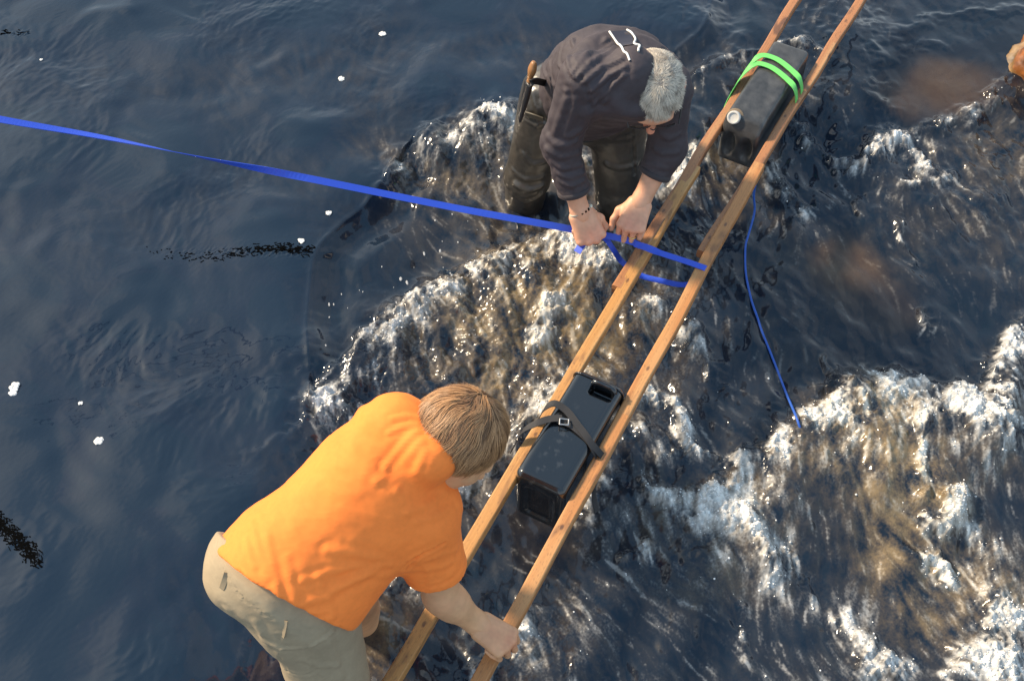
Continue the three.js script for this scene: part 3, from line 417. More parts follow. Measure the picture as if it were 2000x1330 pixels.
{
  // near canister: frame at the middle of its top face; x across, y up, z towards the camera end
  const far = at(1176, 735, 0.285), near = at(1052, 945, 0.285), z = near.clone().sub(far), L = z.length(); z.normalize();
  const x = V(0, 1, 0).cross(z).normalize(), fr = { o: far.clone().add(near).multiplyScalar(0.5), x, y: V(0, 1, 0), z };
  const g0 = group('black_canister', 'shiny black plastic canister held between the rails by a black strap', 'canister');
  const hw = 0.074, hh = 0.112, hl = L / 2;
  const bodyF = (a, b, c) => { let d = rbox(0, -hh, 0, hw, hh, hl, 0.022)(a, b, c);
    d = smax(d, -rbox(0.022, 0.0, -hl + 0.045, 0.034, 0.05, 0.022, 0.008)(a, b, c), 0.006);            // hand hole at the far end
    d = smax(d, -rbox(0.0, -0.12, hl + 0.03, 0.045, 0.075, 0.04, 0.02)(a, b, c), 0.01);                 // dished near end
    return d; };
  mesh('body', canPaint(hx(fr, meshSDF(bodyF, V(-0.09, -0.27, -hl - 0.03), V(0.09, 0.03, hl + 0.03), 0.004))), canMat, g0);
  mesh('handle', tube([inF(fr, -0.012, -0.02, -hl + 0.03), inF(fr, -0.008, 0.002, -hl + 0.028), inF(fr, 0.022, 0.006, -hl + 0.028), inF(fr, 0.05, 0.004, -hl + 0.03), inF(fr, 0.056, -0.02, -hl + 0.034)], 0.0085, 30, 10), canBlack, g0);
  mesh('lip', hx(fr, meshSDF((a, b, c) => Math.max(Math.abs(rbox(0, -hh, 0, hw + 0.002, hh + 0.002, hl + 0.002, 0.024)(a, b, c)) - 0.003, Math.abs(c + hl - 0.02) - 0.003, -b - 0.12), V(-0.08, -0.13, -hl - 0.02), V(0.08, 0.02, -hl + 0.04), 0.0024)), canBlack, g0);
  // black webbing strap with a buckle
  const strapM = std({ color: lin(0.018, 0.017, 0.018), roughness: 0.7 });
  const s = group('black_strap', 'black webbing strap with a metal buckle round the shiny black canister and both rails', 'strap');
  const W = 0.026, A = along.clone();
  const S = (px, py, y) => at(px, py, y);
  mesh('webbing', strapGeo([S(1000, 880, 0.2), S(1006, 868, 0.25), S(1022, 842, 0.283), S(1045, 828, 0.296), S(1075, 818, 0.297), S(1098, 817, 0.297)], [A, A, A, A, A, A], W * 0.8, 0.0022, 60), strapM, s);
  mesh('webbing', strapGeo([S(1040, 843, 0.2), S(1050, 822, 0.262), S(1066, 797, 0.293), S(1082, 788, 0.3), S(1104, 800, 0.296), S(1130, 832, 0.293), S(1152, 862, 0.287), S(1164, 885, 0.268), S(1170, 905, 0.2), S(1166, 930, 0.12), S(1160, 965, 0.05), S(1166, 1000, 0.01)], [A, A, A, A, A, A, A, A, A, A, A, A], W * 0.8, 0.0022, 110), strapM, s);
  mesh('webbing', strapGeo([S(1090, 820, 0.293), S(1115, 830, 0.292), S(1140, 850, 0.289), S(1160, 872, 0.28), S(1176, 890, 0.255), S(1180, 893, 0.2)], [A, A, A, A, A, A], W * 0.8, 0.002, 50), strapM, s);
  const bk = S(1102, 824, 0.301), bf = { o: bk, x: across.clone().addScaledVector(along, 0.4).normalize(), y: V(0, 1, 0), z: V() }; bf.z = bf.x.clone().cross(bf.y);
  mesh('buckle', hx(bf, meshSDF((a, b, c) => smax(rbox(0, 0, 0, 0.014, 0.0022, 0.011, 0.002)(a, b, c), -rbox(0, 0, 0, 0.0105, 0.02, 0.0072, 0.002)(a, b, c), 0.001), V(-0.024, -0.008, -0.02), V(0.024, 0.008, 0.02), 0.0012)), std({ color: lin(0.4, 0.4, 0.4), metalness: 1, roughness: 0.45 }), s);
}
{
  const far = at(1543, 96, 0.30), near = at(1456, 232, 0.30), z = near.clone().sub(far), L = z.length(); z.normalize();
  const x = V(0, 1, 0).cross(z).normalize(), fr = { o: far.clone().add(near).multiplyScalar(0.5), x, y: V(0, 1, 0), z }, hw = 0.066, hh = 0.092, hl = L / 2;
  const g0 = group('grey_canister', 'dusty grey plastic canister with a white screw cap between the rails', 'canister');
  const F = (a, b, c) => {
    let d = rbox(0, -hh, 0, hw, hh, hl + 0.028, 0.016)(a, b, c);
    d = smax(d, (b + 0.0) * 0.55 + (c - hl + 0.0) * 0.835, 0.010);                    // sloping shoulder at the capped end
    for (const s of [-1, 1]) d = smax(d, -ell(s * 0.030, -0.105, hl + 0.036, 0.024, 0.055, 0.024)(a, b, c), 0.006);   // two oval dishes
    return d;
  };
  const body = meshSDF(F, V(-0.085, -0.27, -hl - 0.05), V(0.085, 0.02, hl + 0.05), 0.004);
  paint(body, (a, b, c) => { const k = 0.8 + 0.25 * N3(a * 30, b * 30, c * 30) + 0.15 * N3(a * 110, b * 110, c * 110), dust = sstep(-0.2, 0.6, N3(a * 16, b * 16, c * 10)) * 0.35; return [0.046 * k + dust * 0.05, 0.046 * k + dust * 0.046, 0.047 * k + dust * 0.04]; });
  mesh('body', hx(fr, body), canGrey, g0);
  const cf = { o: inF(fr, -0.036, -0.012, hl - 0.002), y: fr.y.clone().multiplyScalar(0.62).addScaledVector(fr.z, 0.78).normalize(), x: fr.x, z: V() }; cf.z = cf.x.clone().cross(cf.y);
  const cap = mesh('cap', hx(cf, new THREE.LatheGeometry([[0, 0], [0.021, 0], [0.022, 0.004], [0.022, 0.018], [0.0205, 0.021], [0.015, 0.021], [0.0145, 0.018], [0, 0.018]].map(([a, b]) => new THREE.Vector2(a, b)), 40)), std({ color: lin(0.50, 0.49, 0.46), roughness: 0.5 }), g0);
  mesh('cap_ring', hx(cf, new THREE.LatheGeometry([[0.012, -0.006], [0.03, -0.006], [0.03, 0.001], [0.012, 0.002]].map(([a, b]) => new THREE.Vector2(a, b)), 40)), std({ color: lin(0.16, 0.12, 0.08), roughness: 0.7 }), g0);
  // green strap, two turns
  const gm = std({ color: lin(0.13, 0.52, 0.11), roughness: 0.55, side: THREE.DoubleSide });
  const s = group('green_strap', 'bright green ratchet strap wound twice round the grey canister and rails', 'strap'), A = along.clone();
  const loop = (off, dx) => {
    const Q = (px, py, y) => at(px + dx * off, py + off, y), P = [Q(1446, 222, 0.15), Q(1432, 214, 0.19), Q(1425, 202, 0.222), Q(1448, 150, 0.275), Q(1472, 120, 0.303), Q(1488, 108, 0.307), Q(1515, 114, 0.307), Q(1548, 138, 0.306), Q(1563, 155, 0.302), Q(1567, 178, 0.26), Q(1562, 203, 0.21), Q(1552, 222, 0.15)];
    return strapGeo(P, P.map(() => A), 0.022, 0.002, 110);
  };
  mesh('webbing', loop(0, 0), gm, s); mesh('webbing', loop(16, -0.65), gm, s);
}
// ---------------------------------------------------------------- blue strap and rope
const HR = { wrist: null }, blueM = std({ color: lin(0.02, 0.07, 0.52), roughness: 0.5, side: THREE.DoubleSide });
{
  const s = group('blue_strap', 'long blue webbing strap stretched over the calm water to the knot at the rails', 'strap');
  const up = V(0, 1, 0), tilt = V(0, 0.72, -0.7), tiltB = V(0, 0.72, 0.7), flat = V(0.25, 0.3, -0.92);
  mesh('webbing', strapGeo([at(-160, 201, 0.82), at(0, 233, 0.76), at(200, 268, 0.66), at(400, 309, 0.58), at(600, 348, 0.50), at(900, 408, 0.37), at(1112, 447, 0.30), at(1150, 456, 0.285), at(1190, 461, 0.29), at(1235, 472, 0.285), at(1250, 480, 0.285)],
    [V(0.2, -0.3, 1), V(0.2, -0.3, 1), V(0.2, 0.2, 1), V(0.2, 1.0, 0.6), V(0, 0.5, -0.8), V(0.1, 0.35, -0.9), V(0, 0.75, -0.6), V(0, 0.8, -0.5), V(0, 0.8, -0.5), V(0, 0.8, -0.5), V(0, 0.8, -0.5)], 0.021, 0.0018, 260), blueM, s);
  const A = along;
  mesh('webbing', strapGeo([at(1240, 476, 0.288), at(1262, 483, 0.282), at(1290, 494, 0.272), at(1330, 507, 0.262), at(1362, 518, 0.258), at(1379, 525, 0.252), at(1376, 533, 0.22), at(1366, 548, 0.18), at(1335, 556, 0.15), at(1290, 548, 0.135), at(1250, 537, 0.13), at(1216, 512, 0.16), at(1200, 490, 0.23), at(1183, 466, 0.275), at(1172, 459, 0.285)],
    [V(0, 1, -0.4), V(0, 1, -0.5), A, A, A, A, A, A, A, A, A, A, A, A, A], 0.021, 0.0018, 220), blueM, s);
  mesh('loose_end', strapGeo([at(1152, 455, 0.285), at(1142, 470, 0.275), at(1134, 482, 0.265), at(1127, 493, 0.255)], [V(1, 0.1, 0.3), V(1, 0.1, 0.5), V(1, 0.2, 0.5), V(1, 0.2, 0.4)], 0.024, 0.0018, 30), blueM, s);
  const wet = (px, py, dy) => { const p = onWater(px, py), q = waterY(p.x, p.z) + dy; return at(px, py, q); };
  const rope = tube([at(1478, 350, 0.2), at(1473, 380, 0.12), at(1474, 415, 0.035), wet(1462, 460, 0.005), wet(1457, 478, 0.005), wet(1456, 500, 0.005), wet(1457, 530, 0.005), wet(1462, 560, 0.005), wet(1470, 592, 0.005), wet(1480, 620, 0.006), wet(1488, 645, 0.006), wet(1510, 700, 0.006), wet(1535, 765, 0.006), wet(1560, 826, 0.0), wet(1572, 870, -0.06)], 0.0038, 160, 8);
  tag(mesh('blue_rope', rope, std({ color: lin(0.02, 0.09, 0.40), roughness: 0.6 })), 'thin blue rope trailing from the rail into the rapids', 'rope');
}
// ---------------------------------------------------------------- flecks of foam on the pool
{
  const m = std({ color: lin(0.60, 0.60, 0.58), roughness: 0.8 });
  const F = [[747, 67, 9, 'round white foam fleck on the pool, largest behind the man in black'], [667, 155, 8.5, 'white foam fleck on the pool just above the blue strap'], [588, 472, 7, 'white foam fleck beside the lip where the pool spills over'], [642, 418, 6.5, 'white foam fleck below the blue strap near the spilling lip'], [27, 762, 11, 'lobed white foam fleck alone on the dark pool'], [193, 863, 9, 'oval white foam fleck on the pool below the lobed one'], [156, 787, 4.5, 'tiny foam fleck between the lobed and the oval fleck'], [80, 118, 4, 'tiny foam fleck beside the pale ripples of the pool']];
  F.forEach(([px, py, r, label], q) => {
    const p = onWater(px, py), R = r / 560, parts = [];
    for (let k = 0; k < 26; k++) { const a = rr(0, 6.28), d = Math.sqrt(rnd()) * R * (q === 4 ? 0.8 : 0.65), e = new THREE.IcosahedronGeometry(R * rr(0.22, 0.42), 2); e.scale(1, 0.45, 1); e.translate(d * Math.cos(a) * (q === 4 ? 0.7 : 1), rr(0, 0.002), d * Math.sin(a) * (q === 4 ? 1.3 : 1)); parts.push(e); }
    const o = mesh('foam_fleck', mergeGeometries(parts), m); o.position.set(p.x, waterY(p.x, p.z) + 0.001, p.z); tag(o, label, 'foam', 'foam flecks on the calm pool');
  });
}
// ---------------------------------------------------------------- dark strips on the pool, one patch imitating a dark reflection
{
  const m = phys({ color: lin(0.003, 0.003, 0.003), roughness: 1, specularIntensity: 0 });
  const raft = (label, pick, n) => { const parts = []; for (let k = 0; k < n; k++) { const [px, py, a, l] = pick(k / n), p = onWater(px, py), g = new THREE.BoxGeometry(l, 0.0015, rr(0.0012, 0.0035), 3, 1, 1); g.rotateY(a); g.translate(p.x, waterY(p.x, p.z) + 0.0006, p.z); parts.push(g); } tag(mesh('dark_strips', mergeGeometries(parts), m), label, 'dark_mark'); };
  const gauss = () => rnd() + rnd() + rnd() - 1.5;
  raft('ragged dark line of thin strips reaching the spilling lip', () => { const u = Math.pow(rnd(), 0.55), px = mix(270, 612, u); return [px, 494 + 6 * Math.sin(px * 0.02) + gauss() * 11, rr(-0.9, 0.9), rr(0.005, 0.016) * (0.5 + u)]; }, 260);  // thin near-black strips in a line, denser towards the lip
  raft('ragged dark patch of thin strips imitating a dark reflection on the calm pool', () => { const u = rnd(), px = mix(-10, 75, u); return [px + gauss() * 12, mix(1012, 1096, u) + gauss() * 20, rr(-1.4, 0.6), rr(0.004, 0.016)]; }, 420);  // black strips put in for a dark reflection on the water
  raft('few dark strips among the pale ripples of the pool', () => [rr(-5, 58), 66 + gauss() * 6, rr(-0.5, 0.5), rr(0.006, 0.018)], 26);
}
// ---------------------------------------------------------------- bubbles carried over the lip
{
  const pos = []; let g = 0; while (pos.length < 48 && g++ < 5000) { const px = rr(615, 960), py = rr(400, 720); if (py > 820 - (px - 600) * 0.78 || py < 600 - (px - 600) * 0.85 + (px > 760 ? 60 : 0)) continue; const w = onWater(px, py); pos.push([w.x, w.z, py < 560 && px < 760 ? 1.3 : 0.8]); }
  const im = new THREE.InstancedMesh(new THREE.IcosahedronGeometry(1, 2), std({ color: lin(0.30, 0.31, 0.32), roughness: 0.7 }), pos.length), M = new THREE.Matrix4(), R = new THREE.Matrix4();
  pos.forEach(([x, z, k], q) => { const r = k * (0.0018 + 0.0062 * Math.pow(rnd(), 2.2)); M.makeScale(r * 0.8, r * 0.35, r * rr(1.1, 2.2)).premultiply(R.makeRotationY(rr(-0.1, 0.5))).setPosition(x, waterY(x, z) + 0.0008, z); im.setMatrixAt(q, M); });
  im.name = 'foam_bubbles'; im.castShadow = im.receiveShadow = true; scene.add(im); tag(im, 'small white bubbles scattered on the smooth water spilling over the lip', 'foam', null, 'stuff');
}
// ---------------------------------------------------------------- froth: bubbles and flung drops along the crests
{
  const pos = []; let tries = 0;
  while (pos.length < 7000 && tries < 6e6) { tries++; const i = (rnd() * TW) | 0, j = (rnd() * TH) | 0, f = FOAMY[j * TW + i] / 255; if (rnd() > f * f) continue; pos.push([mix(X0, X1, (i + rnd()) / TW), mix(Z0, Z1, (j + rnd()) / TH)]); }
  const im = new THREE.InstancedMesh(new THREE.IcosahedronGeometry(1, 1), phys({ roughness: 0.35, color: 0xffffff, ior: 1.33 }), pos.length), M = new THREE.Matrix4(), c = new THREE.Color();
  pos.forEach(([x, z], k) => { const s = Math.pow(rnd(), 3), r = 0.0010 + 0.0024 * s, up = rnd() < 0.06 ? rr(0, 0.05) : rr(-0.002, 0.003); M.makeScale(r * rr(0.8, 1.3), r * rr(0.6, 1), r * rr(0.8, 1.3)).setPosition(x, waterY(x, z) + up, z); im.setMatrixAt(k, M); const w = rr(0.45, 0.85); im.setColorAt(k, c.setRGB(w, w * 0.98, w * 0.94)); });
  im.name = 'foam'; im.castShadow = im.receiveShadow = true; scene.add(im); tag(im, 'white froth of bubbles and drops along the breaking crests', 'foam', null, 'stuff');
}

// ---------------------------------------------------------------- people
// a torso with its own width and depth along the spine; local frame: x to the figure's right, y from pelvis to neck, z out of the back
function torsoField(fr, prof) {               // prof: [along, half width, half depth, shift out of the back]
  return inFrame(fr, (a, b, c) => {
    let k = 0; while (k < prof.length - 2 && b > prof[k + 1][0]) k++;
    const p = prof[k], q = prof[k + 1], t0 = clamp((b - p[0]) / (q[0] - p[0])), t = t0 * t0 * (3 - 2 * t0), w = mix(p[1], q[1], t), d = mix(p[2], q[2], t), s = mix(p[3], q[3], t);
    const x = a / w, z = (c - s) / d, l = Math.pow(Math.pow(Math.abs(x), 2.3) + Math.pow(Math.abs(z), 2.3), 1 / 2.3), lo = prof[0][0] - b, hi = b - prof[prof.length - 1][0];
    return smax((l - 1) * Math.min(w, d), Math.max(lo, hi), 0.03);
  });
}
// a hand as tapered capsules; frame: x to the thumb side, y along the fingers, z out of the back of the hand, origin at the wrist
function handField(fr, curls, opt = {}) {
  const parts = [], P = (a, b, c) => inF(fr, a, b, c), sc = opt.scale ?? 1;
  parts.push(cone(P(0.018 * sc, 0.01, 0), P(0.026 * sc, 0.082 * sc, 0.002), 0.019, 0.0135), cone(P(0, 0.01, 0.002), P(0.006 * sc, 0.088 * sc, 0.004), 0.020, 0.0135), cone(P(-0.016 * sc, 0.01, 0), P(-0.016 * sc, 0.084 * sc, 0.001), 0.018, 0.013), cone(P(-0.02 * sc, 0.014, -0.002), P(-0.034 * sc, 0.074 * sc, -0.003), 0.016, 0.0125));
  const roots = [[0.027, 0.086, 0.002], [0.0065, 0.092, 0.004], [-0.0145, 0.087, 0.001], [-0.034, 0.078, -0.004]], lens = [[0.043, 0.026, 0.021], [0.047, 0.030, 0.022], [0.043, 0.028, 0.021], [0.034, 0.021, 0.019]];
  const fingers = roots.map((r, f) => {
    let p = P(r[0] * sc, r[1] * sc, r[2]), ang = 0; const chain = []; const rad = [0.0098, 0.0098, 0.0094, 0.0084][f];
    lens[f].forEach((l, k) => { ang += curls[f][k] * Math.PI / 180; const sp = (opt.spread ?? 0) * (1.5 - f) * 0.06; const d = fr.y.clone().multiplyScalar(Math.cos(ang)).addScaledVector(fr.z, -Math.sin(ang)).addScaledVector(fr.x, sp).normalize(); const e = p.clone().addScaledVector(d, l * sc); chain.push(cone(p, e, rad * (1 - 0.1 * k), rad * (0.92 - 0.1 * k))); p = e; });
    return { f: unite(0.002, ...chain), tip: p };
  });
  const th = opt.thumb ?? [[0.022, 0.022, -0.008], [0.047, 0.05, -0.02], [0.047, 0.082, -0.033], [0.037, 0.104, -0.042]];
  const tp = th.map((q) => P(q[0] * sc, q[1] * sc, q[2] * sc)), thumb = unite(0.008, cone(tp[0], tp[1], 0.0165, 0.0128), cone(tp[1], tp[2], 0.0122, 0.0108), cone(tp[2], tp[3], 0.0106, 0.0086));
  const palm = unite(0.014, ...parts), knuck = roots.map((r) => { const p = P(r[0] * sc, r[1] * sc, r[2] + 0.0035); return ell(p.x, p.y, p.z, 0.0095, 0.0095, 0.0095); });
  const f = (x, y, z) => { let d = smin(palm(x, y, z), thumb(x, y, z), 0.012); for (const k of knuck) d = smin(d, k(x, y, z), 0.008); for (const g of fingers) d = smin(d, g.f(x, y, z), 0.003); return d; };
  return { f, tips: fingers.map((g) => g.tip), thumbTip: tp[3] };
}
// a head; frame: x to its left-hand side or right (symmetric), y to the crown, z to the face, origin between the ears
function headField(fr, s = 1, ears = true) {
  const L = (f) => f, skull = ell(0, 0.028, -0.012, 0.075, 0.093, 0.096), face = ell(0, -0.03, 0.03, 0.060, 0.078, 0.062), jaw = ell(0, -0.078, 0.038, 0.045, 0.035, 0.045), brow = ell(0, 0.018, 0.076, 0.052, 0.012, 0.014);
  const nose = unite(0.008, cone(V(0, 0.004, 0.086), V(0, -0.036, 0.113), 0.008, 0.0125), cone(V(-0.011, -0.042, 0.098), V(0.011, -0.042, 0.098), 0.008, 0.008));
  const cheekL = ell(0.034, -0.028, 0.064, 0.022, 0.02, 0.02), cheekR = ell(-0.034, -0.028, 0.064, 0.022, 0.02, 0.02), lips = ell(0, -0.066, 0.084, 0.022, 0.009, 0.009), chin = ell(0, -0.098, 0.066, 0.02, 0.016, 0.018);
  const eyeL = ell(0.031, -0.002, 0.092, 0.017, 0.012, 0.012), eyeR = ell(-0.031, -0.002, 0.092, 0.017, 0.012, 0.012), ballL = ell(0.031, -0.003, 0.077, 0.012, 0.011, 0.012), ballR = ell(-0.031, -0.003, 0.077, 0.012, 0.011, 0.012);
  const ear = (sx) => (x, y, z) => { const d = ell(sx * 0.085, -0.010, -0.012, 0.014, 0.033, 0.020)(x, y, z); return smax(d, -ell(sx * 0.099, -0.008, -0.006, 0.008, 0.019, 0.010)(x, y, z), 0.004); };
  const eL = ear(1), eR = ear(-1);
  return inFrame(fr, (x, y, z) => {
    x /= s; y /= s; z /= s;
    let d = smin(skull(x, y, z), face(x, y, z), 0.04); d = smin(d, jaw(x, y, z), 0.03); d = smin(d, chin(x, y, z), 0.02); d = smin(d, cheekL(x, y, z), 0.02); d = smin(d, cheekR(x, y, z), 0.02); d = smin(d, brow(x, y, z), 0.018);
    d = smax(d, -eyeL(x, y, z), 0.012); d = smax(d, -eyeR(x, y, z), 0.012); d = smin(d, ballL(x, y, z), 0.004); d = smin(d, ballR(x, y, z), 0.004);
    d = smin(d, nose(x, y, z), 0.012); d = smin(d, lips(x, y, z), 0.008); if (ears) { d = smin(d, eL(x, y, z), 0.006); d = smin(d, eR(x, y, z), 0.006); }
    return d * s;
  });
}
const skinPaint = (base, spots = []) => (x, y, z) => {
  const k = 1 + 0.10 * N3(x * 22, y * 22, z * 22) + 0.06 * N3(x * 70, y * 70, z * 70); let r = base[0] * k, g = base[1] * k, b = base[2] * k, red = 0;
  for (const [p, rad, w] of spots) { const d = Math.hypot(x - p.x, y - p.y, z - p.z); red = Math.max(red, w * Math.exp(-((d / rad) ** 2))); }
  red += 0.12 * N3(x * 40 + 5, y * 40, z * 40); red = clamp(red); return [r * (1 + 0.06 * red), g * (1 - 0.22 * red), b * (1 - 0.2 * red)];
};
const skinMat = phys({ vertexColors: true, roughness: 0.52, sheen: 0.15, sheenRoughness: 0.5 });
// strands of hair: flat tapering locks that lie on a scalp and follow a flow; root(): local point, way(p): local direction
function strands(n, make, width, mat, name, parent) {
  const pos = [], idx = [], col = [];
  for (let k = 0; k < n; k++) {
    const { pts, nrm, tone, w } = make(k); const b = pos.length / 3, m = pts.length;
    for (let i = 0; i < m; i++) { const T = pts[Math.min(m - 1, i + 1)].clone().sub(pts[Math.max(0, i - 1)]).normalize(), S = T.clone().cross(nrm[i]).normalize(), ww = (w ?? width) * (1 - Math.pow(i / (m - 1), 2.2) * 0.85) * 0.5; for (const s of [-1, 0, 1]) { const q = pts[i].clone().addScaledVector(S, s * ww).addScaledVector(nrm[i], s ? 0 : ww * 0.7); pos.push(q.x, q.y, q.z); col.push(...tone); } if (i) for (const c of [0, 1]) { const a = b + (i - 1) * 3 + c, d = b + i * 3 + c; idx.push(a, d, a + 1, a + 1, d, d + 1); } }
  }
  const g = new THREE.BufferGeometry(); g.setAttribute('position', new THREE.Float32BufferAttribute(pos, 3)); g.setAttribute('color', new THREE.Float32BufferAttribute(col, 3)); g.setIndex(idx); g.computeVertexNormals();
  return mesh(name, g, mat, parent);
}
const hairMat = phys({ vertexColors: true, roughness: 0.42, side: THREE.DoubleSide, sheen: 0.2, sheenRoughness: 0.4 });
const len = (a, b) => a.distanceTo(b).toFixed(3);

// ================================================================ the man in the orange T-shirt
{
  const man = group('person', 'man in an orange T-shirt and khaki shorts bending to grip the rail', 'person');
  const shR = at(828, 1014, 0.66), shL = at(772, 830, 0.84), neck = at(838, 884, 0.83), hipR = at(624, 1210, 0.60), hipL = at(540, 1090, 0.70);
  const elR = at(862, 1162, 0.43), wrR = at(930, 1216, 0.315), handR0 = at(975, 1242, 0.285);
  const kneeR = V(hipR.x - 0.02, 0.2, hipR.z + 0.02), ankR = V(kneeR.x - 0.02, -0.22, kneeR.z + 0.06), kneeL = at(672, 1140, 0.36), ankL = at(718, 1235, -0.2);
  const elL = at(785, 990, 0.52), wrL = at(790, 1075, 0.30);
  const pel = hipL.clone().add(hipR).multiplyScalar(0.5), shC = shL.clone().add(shR).multiplyScalar(0.5);
  if (0) console.log('orange: torso', len(pel, shC), 'shoulders', len(shL, shR), 'upper', len(shR, elR), 'fore', len(elR, wrR), 'hips', len(hipL, hipR), 'thighL', len(hipL, kneeL), 'shinL', len(kneeL, ankL), 'upL', len(shL, elL), 'foreL', len(elL, wrL));
  const spine = shC.clone().sub(pel), rightV = shR.clone().sub(shL).normalize(); const backV = rightV.clone().cross(spine).normalize();        // x right, y up the spine, z out of the back
  for (const q of [hipL, hipR]) q.addScaledVector(backV, -0.085);
  const tf = { o: pel.clone().addScaledVector(backV, -0.06), y: spine.clone().normalize(), z: backV, x: null }; tf.x = tf.y.clone().cross(tf.z).normalize();
  const SL = spine.length();
  const prof = [[-0.12, 0.085, 0.08, -0.02], [-0.05, 0.136, 0.12, 0], [0.05, 0.148, 0.125, 0], [0.16, 0.140, 0.115, 0.008], [0.28, 0.150, 0.118, 0.022], [SL - 0.06, 0.150, 0.110, 0.028], [SL + 0.02, 0.130, 0.085, 0.02], [SL + 0.075, 0.07, 0.06, 0.005]];
  const torso = torsoField(tf, prof);
  const headUp = V(0.70, 0.62, -0.24).normalize(), faceV = V(0.35, -0.85, 0.15), hc = at(888, 864, 0.80), hf = frame(hc, headUp, faceV), head = headField(hf, 1.02, false);
  const neckTop = inF(hf, 0, -0.06, -0.035);
  const rdir = RB.clone().sub(RA).normalize();                                    // the rail that he grips
  const hf2 = (() => { const y = V(-rdir.z, 0, rdir.x); if (y.x < 0) y.multiplyScalar(-1); y.y = -0.30; y.normalize(); const x = rdir.clone(), z = x.clone().cross(y).normalize(); const zz = z.y < 0 ? z.negate() : z; return { o: wrR.clone().addScaledVector(y, 0.005), x, y, z: zz }; })();
  const handR = handField(hf2, [[62, 88, 52], [66, 90, 52], [68, 90, 52], [70, 86, 50]], { thumb: [[0.02, 0.02, -0.012], [0.036, 0.045, -0.032], [0.034, 0.07, -0.05], [0.022, 0.09, -0.058]] });
  const hfL = { o: wrL, x: rdir.clone(), y: hf2.y.clone(), z: hf2.z.clone() };
  const handL = handField(hfL, [[60, 88, 50], [64, 90, 50], [66, 90, 50], [70, 86, 50]], {});
  const armR = unite(0.02, cone(shR, elR, 0.056, 0.043), cone(elR, elR.clone().lerp(wrR, 0.3), 0.042, 0.041), cone(elR.clone().lerp(wrR, 0.25), wrR, 0.041, 0.027), cone(wrR, inF(hf2, 0, 0.02, 0), 0.027, 0.024));
  const armL = unite(0.02, cone(shL, elL, 0.054, 0.042), cone(elL, wrL, 0.044, 0.028), cone(wrL, inF(hfL, 0, 0.02, 0), 0.027, 0.024));
  const legR = unite(0.03, cone(hipR, kneeR, 0.088, 0.062), cone(kneeR, ankR, 0.060, 0.04)), legL = unite(0.03, cone(hipL, kneeL, 0.088, 0.062), cone(kneeL, ankL, 0.062, 0.04), cone(kneeL.clone().lerp(ankL, 0.2), kneeL.clone().lerp(ankL, 0.5), 0.058, 0.056));
  const neckF = cone(neck.clone().lerp(shC, 0.25), neckTop, 0.064, 0.057);
  const seat = unite(0.06, cone(inF(tf, 0.066, -0.01, -0.03), inF(tf, 0.066, -0.05, -0.045), 0.080, 0.080), cone(inF(tf, -0.066, -0.01, -0.03), inF(tf, -0.066, -0.05, -0.045), 0.080, 0.080));
  const bodyF = (x, y, z) => { let d = torso(x, y, z) + 0.006; d = smin(d, armR(x, y, z), 0.05); d = smin(d, armL(x, y, z), 0.05); d = smin(d, neckF(x, y, z), 0.05); d = smin(d, smin(legR(x, y, z), legL(x, y, z), 0.03), 0.05); return smin(d, smin(head(x, y, z), handR.f(x, y, z), 0.004), 0.02); };
  const tone = [0.60, 0.325, 0.165];
  const [b0, b1] = bounds([shL, shR, elR, wrR, hipL, hipR, kneeL, kneeR, ankR, ankL, elL, wrL, neckTop, inF(tf, 0, -0.2, 0)], 0.13);
  const body = meshSDF((x, y, z) => { let d = torso(x, y, z) + 0.016; d = smin(d, armR(x, y, z), 0.05); d = smin(d, armL(x, y, z), 0.05); d = smin(d, neckF(x, y, z), 0.05); return smin(d, smin(legR(x, y, z), legL(x, y, z), 0.03), 0.05); }, b0, b1, 0.009);
  const gh = meshSDF(head, ...bounds([hc], 0.15), 0.0042), g1 = meshSDF(handR.f, ...bounds([hf2.o], 0.17), 0.003), g2 = meshSDF(handL.f, ...bounds([hfL.o], 0.17), 0.004);
  const spots = [[inF(hf2, 0, 0.09, 0), 0.035, 0.9], [inF(hf2, 0, 0.05, 0), 0.05, 0.5], [elR, 0.05, 0.45], [neckTop, 0.06, 0.7], [inF(hf, -0.07, -0.02, 0), 0.03, 0.8]];
  mesh('body', mergeGeometries([body, gh, g1, g2].map((g) => paint(g, skinPaint(tone, spots)))), skinMat, man);
  // T-shirt
  const slEnd = shR.clone().lerp(elR, 0.66), slV = elR.clone().sub(shR).normalize(), slEndL = shL.clone().lerp(elL, 0.66), slVL = elL.clone().sub(shL).normalize();
  const sleeveR = without(cut(unite(0.02, cone(shR, slEnd.clone().addScaledVector(slV, 0.05), 0.067, 0.076)), slEnd, slV, 0.006), cone(slEnd.clone().addScaledVector(slV, -0.03), slEnd.clone().addScaledVector(slV, 0.1), 0.060, 0.072), 0.004);
  const sleeveL = cut(cone(shL, slEndL.clone().addScaledVector(slVL, 0.05), 0.072, 0.078), slEndL, slVL, 0.006);
  const hem = inF(tf, 0, -0.03, 0), hemN = tf.y.clone().negate().addScaledVector(tf.x, 0.20).addScaledVector(tf.z, 0.10).normalize();
  const neckHole = cone(neck.clone().lerp(neckTop, 0.35), neckTop.clone().addScaledVector(headUp, 0.05), 0.054, 0.062);
  const flare = inFrame(tf, (a, b) => sstep(0.12, -0.05, b));
  const shirtCore = (x, y, z) => { let d = torso(x, y, z) - 0.016 - 0.016 * flare(x, y, z); d = smin(d, cone(neck, neck.clone().lerp(neckTop, 0.2), 0.068, 0.062)(x, y, z), 0.05); d = smin(d, sleeveR(x, y, z), 0.055); return smin(d, sleeveL(x, y, z), 0.055); };
  let shirtF = cut(shirtCore, hem, hemN, 0.006);
  shirtF = without(shirtF, neckHole, 0.006);
